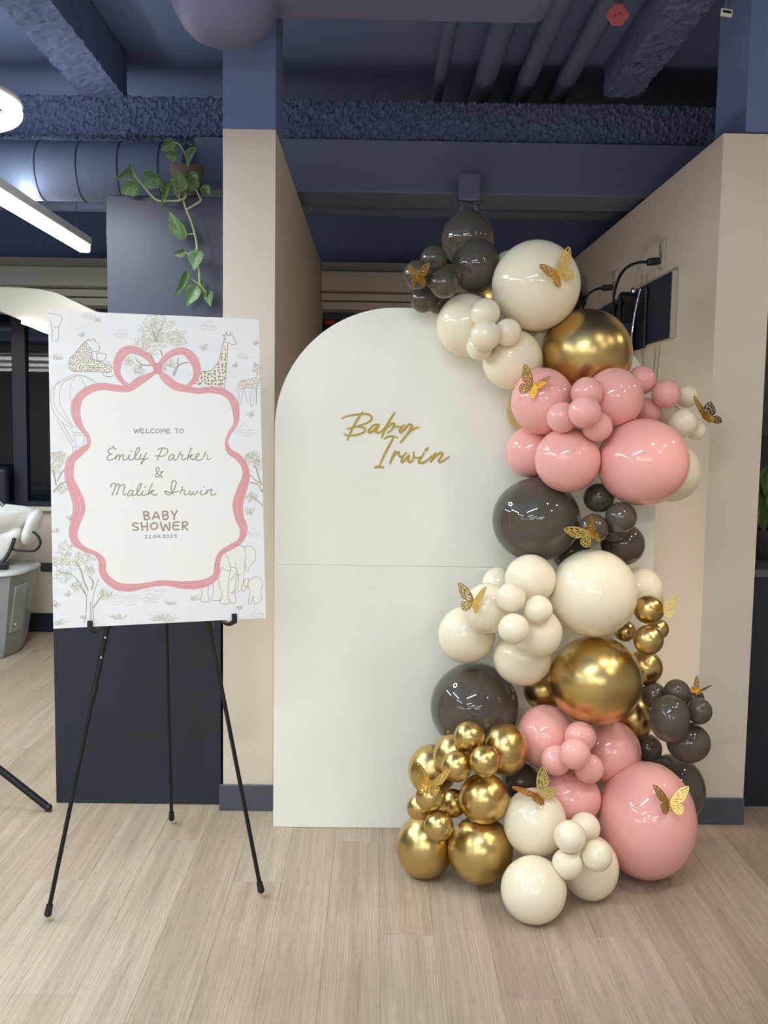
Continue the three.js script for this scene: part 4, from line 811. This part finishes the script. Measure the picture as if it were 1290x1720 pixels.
// leaf: centre x, y, width, length, heading of the tip (degrees clockwise from down), shape, turn about its axis
for (const [x, y, w, l, a, k, yaw, z] of [
  [-0.942, 2.482, 0.066, 0.058, 40, 0, 0.1, -4.13], [-0.849, 2.43, 0.05, 0.062, 178, 0, -0.3, -4.14], [-0.79, 2.478, 0.04, 0.042, 20, 0, 0.5, -4.17], [-0.745, 2.44, 0.034, 0.035, -40, 1, 0.3, -4.14], [-0.79, 2.61, 0.05, 0.065, 20, 1, -0.7, -4.2], [-0.885, 2.638, 0.05, 0.048, 60, 1, 0.8, -4.2],
  [-0.876, 2.592, 0.045, 0.035, 80, 1, 0.7, -4.22], [-1.04, 2.452, 0.056, 0.056, 60, 1, 0.5, -4.17], [-1.075, 2.515, 0.036, 0.06, 50, 2, 1.0, -4.16], [-1.05, 2.52, 0.03, 0.05, -10, 2, -0.9, -4.15], [-0.902, 2.445, 0.034, 0.07, 12, 2, 0.4, -4.13], [-0.868, 2.45, 0.03, 0.05, -20, 2, -0.4, -4.13],
  [-0.832, 2.243, 0.05, 0.088, 150, 1, 0.3, -4.15], [-0.832, 2.175, 0.04, 0.036, 70, 2, 0.6, -4.15], [-0.765, 2.165, 0.056, 0.06, 12, 1, -0.3, -4.13], [-0.826, 2.078, 0.036, 0.086, 25, 2, 0.5, -4.14], [-0.78, 2.022, 0.048, 0.07, 25, 1, 0.2, -4.14], [-0.72, 2.002, 0.04, 0.046, -6, 1, -0.5, -4.15], [-0.748, 2.05, 0.028, 0.06, -14, 2, -0.4, -4.15], [-0.81, 2.5, 0.045, 0.05, -30, 1, 0.2, -4.18]]) {
  const m = mesh('leaf', leafGeos[k], leafMat, plant); m.rotation.order = 'ZYX'; m.position.set(x, y, z); m.rotation.set(-0.25, yaw, -a * Math.PI / 180); m.scale.set(w * 1.32, l * 1.25, l * 0.8);
}
const vines = [[[-0.828, 2.42, -4.18], [-0.83, 2.385, -4.15], [-0.796, 2.294, -4.14], [-0.782, 2.248, -4.14], [-0.773, 2.193, -4.14], [-0.778, 2.156, -4.145], [-0.764, 2.091, -4.14], [-0.759, 2.036, -4.14], [-0.735, 2.005, -4.15]],
  [[-1.045, 2.49, -4.16], [-1.005, 2.45, -4.155], [-0.982, 2.423, -4.15], [-0.941, 2.385, -4.145], [-0.889, 2.382, -4.14], [-0.85, 2.384, -4.14], [-0.82, 2.4, -4.145], [-0.83, 2.43, -4.17]],
  [[-0.815, 2.348, -4.14], [-0.782, 2.367, -4.14], [-0.756, 2.386, -4.14], [-0.763, 2.404, -4.15], [-0.777, 2.43, -4.17], [-0.82, 2.53, -4.26]], [[-0.888, 2.64, -4.2], [-0.865, 2.636, -4.2], [-0.841, 2.607, -4.21], [-0.83, 2.54, -4.26]],
  [[-0.826, 2.243, -4.15], [-0.806, 2.245, -4.14], [-0.782, 2.247, -4.14]], [[-0.826, 2.172, -4.15], [-0.806, 2.162, -4.14], [-0.776, 2.15, -4.142]], [[-0.826, 2.078, -4.14], [-0.797, 2.059, -4.14], [-0.762, 2.036, -4.14]], [[-1.05, 2.52, -4.15], [-1.04, 2.5, -4.155], [-1.005, 2.452, -4.155]], [[-0.94, 2.48, -4.14], [-0.92, 2.42, -4.14], [-0.9, 2.384, -4.14]], [[-0.85, 2.43, -4.14], [-0.845, 2.4, -4.14], [-0.85, 2.384, -4.14]]];
for (const v of vines) mesh('vine', tube(v, v.length > 5 ? 0.0042 : 0.0028, v.length * 8, 8), stemMat, plant);

// ---------- salon wash unit, chair and stand at the far edge ----------
const wash = thing('wash_unit', 'salon shampoo basin unit with white bowl on a silver pedestal', 'basin', [-2.42, 0, -5.9]);
function loft(rings, n = 48) {                                        // rounded-rectangle sections stacked upwards: y, half width, half depth, x shift
  const pos = [], idx = [];
  for (const [y, a, b, sx] of rings) for (let k = 0; k < n; k++) { const t = k / n * Math.PI * 2, e = 0.5, cx = Math.sign(Math.cos(t)) * Math.abs(Math.cos(t)) ** e, cz = Math.sign(Math.sin(t)) * Math.abs(Math.sin(t)) ** e; pos.push(sx + a * cx, y, b * cz); }
  for (let r = 0; r < rings.length - 1; r++) for (let k = 0; k < n; k++) { const a = r * n + k, b = r * n + (k + 1) % n; idx.push(a, a + n, b, b, a + n, b + n); }
  const last = rings.length - 1; pos.push(rings[last][3], rings[last][0], 0); for (let k = 0; k < n; k++) idx.push(last * n + k, pos.length / 3 - 1, last * n + (k + 1) % n);
  const g = new THREE.BufferGeometry(); g.setAttribute('position', new THREE.Float32BufferAttribute(pos, 3)); g.setIndex(idx); g.computeVertexNormals(); return g;
}
const facets = (rings) => { const g = loft(rings, 8).toNonIndexed(); g.computeVertexNormals(); return g.rotateY(0); };
mesh('pedestal', facets([[0.001, 0.19, 0.2, 0], [0.08, 0.215, 0.225, 0], [0.1, 0.22, 0.23, 0], [0.5, 0.285, 0.28, 0], [0.515, 0.29, 0.285, 0]]), greyShell, wash);
mesh('top_plate', loft([[0.516, 0.285, 0.285, 0], [0.522, 0.29, 0.29, 0], [0.54, 0.28, 0.28, 0], [0.546, 0.26, 0.26, 0]]), std('pale grey plate', 0xc4c4c0, 0.35), wash);
mesh('access_panel', new RoundedBoxGeometry(0.13, 0.3, 0.012, 3, 0.005).rotateX(0.16).rotateY(1.38).translate(0.237, 0.3, 0.107), std('lighter grey shell', 0xa2a29e, 0.32, { metalness: 0.25 }), wash, 'grey access panel');
for (const [x, y, z] of [[0.262, 0.41, 0.08], [0.222, 0.2, 0.13]]) mesh('screw', new THREE.SphereGeometry(0.006, 10, 8).translate(x, y, z), chrome, wash);
mesh('bowl', new THREE.LatheGeometry([[0.0, 0.0], [0.12, 0.005], [0.2, 0.04], [0.25, 0.1], [0.27, 0.16], [0.262, 0.168], [0.25, 0.16], [0.22, 0.1], [0.16, 0.045], [0, 0.03]].map((p) => new THREE.Vector2(...p)), 48).scale(1.15, 1, 0.85).rotateZ(-0.06).translate(0.0, 0.745, 0), ceramic, wash);
mesh('neck_rest', new THREE.CapsuleGeometry(0.08, 0.08, 8, 24).scale(0.5, 1, 1.25).rotateZ(-0.35).translate(0.3, 0.79, 0.02), ceramic, wash);
mesh('tilt_bracket', loft([[0.56, 0.06, 0.09, 0.05], [0.62, 0.08, 0.1, 0.1], [0.72, 0.09, 0.11, 0.14], [0.79, 0.08, 0.1, 0.17]]), std('white shell', 0xe3e0d8, 0.3), wash);
mesh('hinge_post', rod([-0.06, 0.545, 0.05], [-0.05, 0.74, 0.04], 0.028), chrome, wash);
mesh('faucet', merge([tube([[0.0, 0.88, 0.08], [0.03, 0.96, 0.08], [0.1, 0.96, 0.06], [0.14, 0.92, 0.05]], 0.013, 24, 10), tube([[-0.02, 0.9, 0.02], [0.02, 0.93, 0.0], [0.12, 0.92, 0.0]], 0.009, 16, 8)]), chrome, wash);
mesh('drain_hose', tube([[0.0, 0.7, 0.14], [0.02, 0.62, 0.17], [0.08, 0.575, 0.17], [0.16, 0.59, 0.15], [0.2, 0.66, 0.12], [0.22, 0.73, 0.1]], 0.011, 40, 10), blackPlastic, wash);
mesh('spray_hose', tube([[0.28, 0.78, 0.08], [0.34, 0.76, 0.08], [0.37, 0.7, 0.08], [0.34, 0.655, 0.08], [0.26, 0.65, 0.08], [0.2, 0.66, 0.09]], 0.0075, 40, 10), blackPlastic, wash);
mesh('clamp', new RoundedBoxGeometry(0.07, 0.05, 0.05, 2, 0.01).translate(0.17, 0.565, 0.17), blackPlastic, wash);
const chair = thing('salon_chair', 'dark blue salon wash chair behind the shampoo basin', 'chair', [-2.77, 0, -6.36]);
mesh('backrest', new RoundedBoxGeometry(0.62, 0.6, 0.08, 6, 0.039).translate(0, 0.84, -0.04), std('dark blue vinyl', 0x1d2434, 0.4), chair);
mesh('seat', new RoundedBoxGeometry(0.6, 0.12, 0.17, 4, 0.04).translate(0, 0.475, 0.0), chair.children[0].material, chair);
mesh('base_box', boxAt(-0.26, 0.26, 0, 0.414, -0.07, 0.07, 0.02), greyShell, chair);
const stand = thing('tripod_stand', 'black tripod stand whose leg reaches toward the low cabinet', 'stand');
const hub = [-1.62, 0.335, -3.47];
mesh('pole', rod([hub[0], 0.25, hub[2]], [hub[0], 1.5, hub[2]], 0.014), blackMetal, stand);
for (const f of [[-1.2, 0.014, -3.44], [-1.85, 0.014, -3.1], [-1.85, 0.014, -3.84]]) { const l = mesh('leg', rod(hub, f, 0.0135), blackMetal, stand); mesh('rubber_foot', new THREE.SphereGeometry(0.0145, 14, 10).translate(f[0], f[1] + 0.001, f[2]), blackPlastic, l); }
mesh('collar', rod([hub[0], hub[1] - 0.03, hub[2]], [hub[0], hub[1] + 0.04, hub[2]], 0.026), blackPlastic, stand);
const wp = thing('wall_plate', 'dark rectangular wall plate low on the far wall beside the wash unit', 'plate');
mesh('cover', boxAt(-2.285, -2.165, 0.418, 0.478, -6.478, -6.4895, 0.003), std('dark plate', 0x43444a, 0.4), wp);
const fern = thing('niche_plant', 'leafy green plant in the dark cabinet niche', 'plant', [1.58, 0.931, -3.84]);
mesh('pot', new THREE.LatheGeometry([[0, 0], [0.055, 0], [0.07, 0.12], [0.062, 0.12], [0, 0.1]].map((p) => new THREE.Vector2(...p)), 28), std('dark pot', 0x3c3c3e, 0.6), fern);
for (let k = 0; k < 16; k++) { const a = k * 2.4, r = 0.04 + 0.012 * (k % 5), m = mesh('leaf', leafGeos[k % 3], leafMat, fern); m.rotation.order = 'YXZ'; m.position.set(Math.sin(a) * 0.03, 0.2 + 0.012 * k, Math.cos(a) * 0.03); m.rotation.set(-1.1 + 0.05 * k, a, 0); m.scale.set(0.07, 0.13, 0.1); mesh('stem', rod([0, 0.09, 0], [Math.sin(a) * 0.03, 0.2 + 0.012 * k, Math.cos(a) * 0.03], 0.0025, 0.0018, 6), stemMat, fern); }

scene.traverse((o) => { if (o.isMesh) { o.castShadow = true; o.receiveShadow = true; } });
renderer.render(scene, camera);
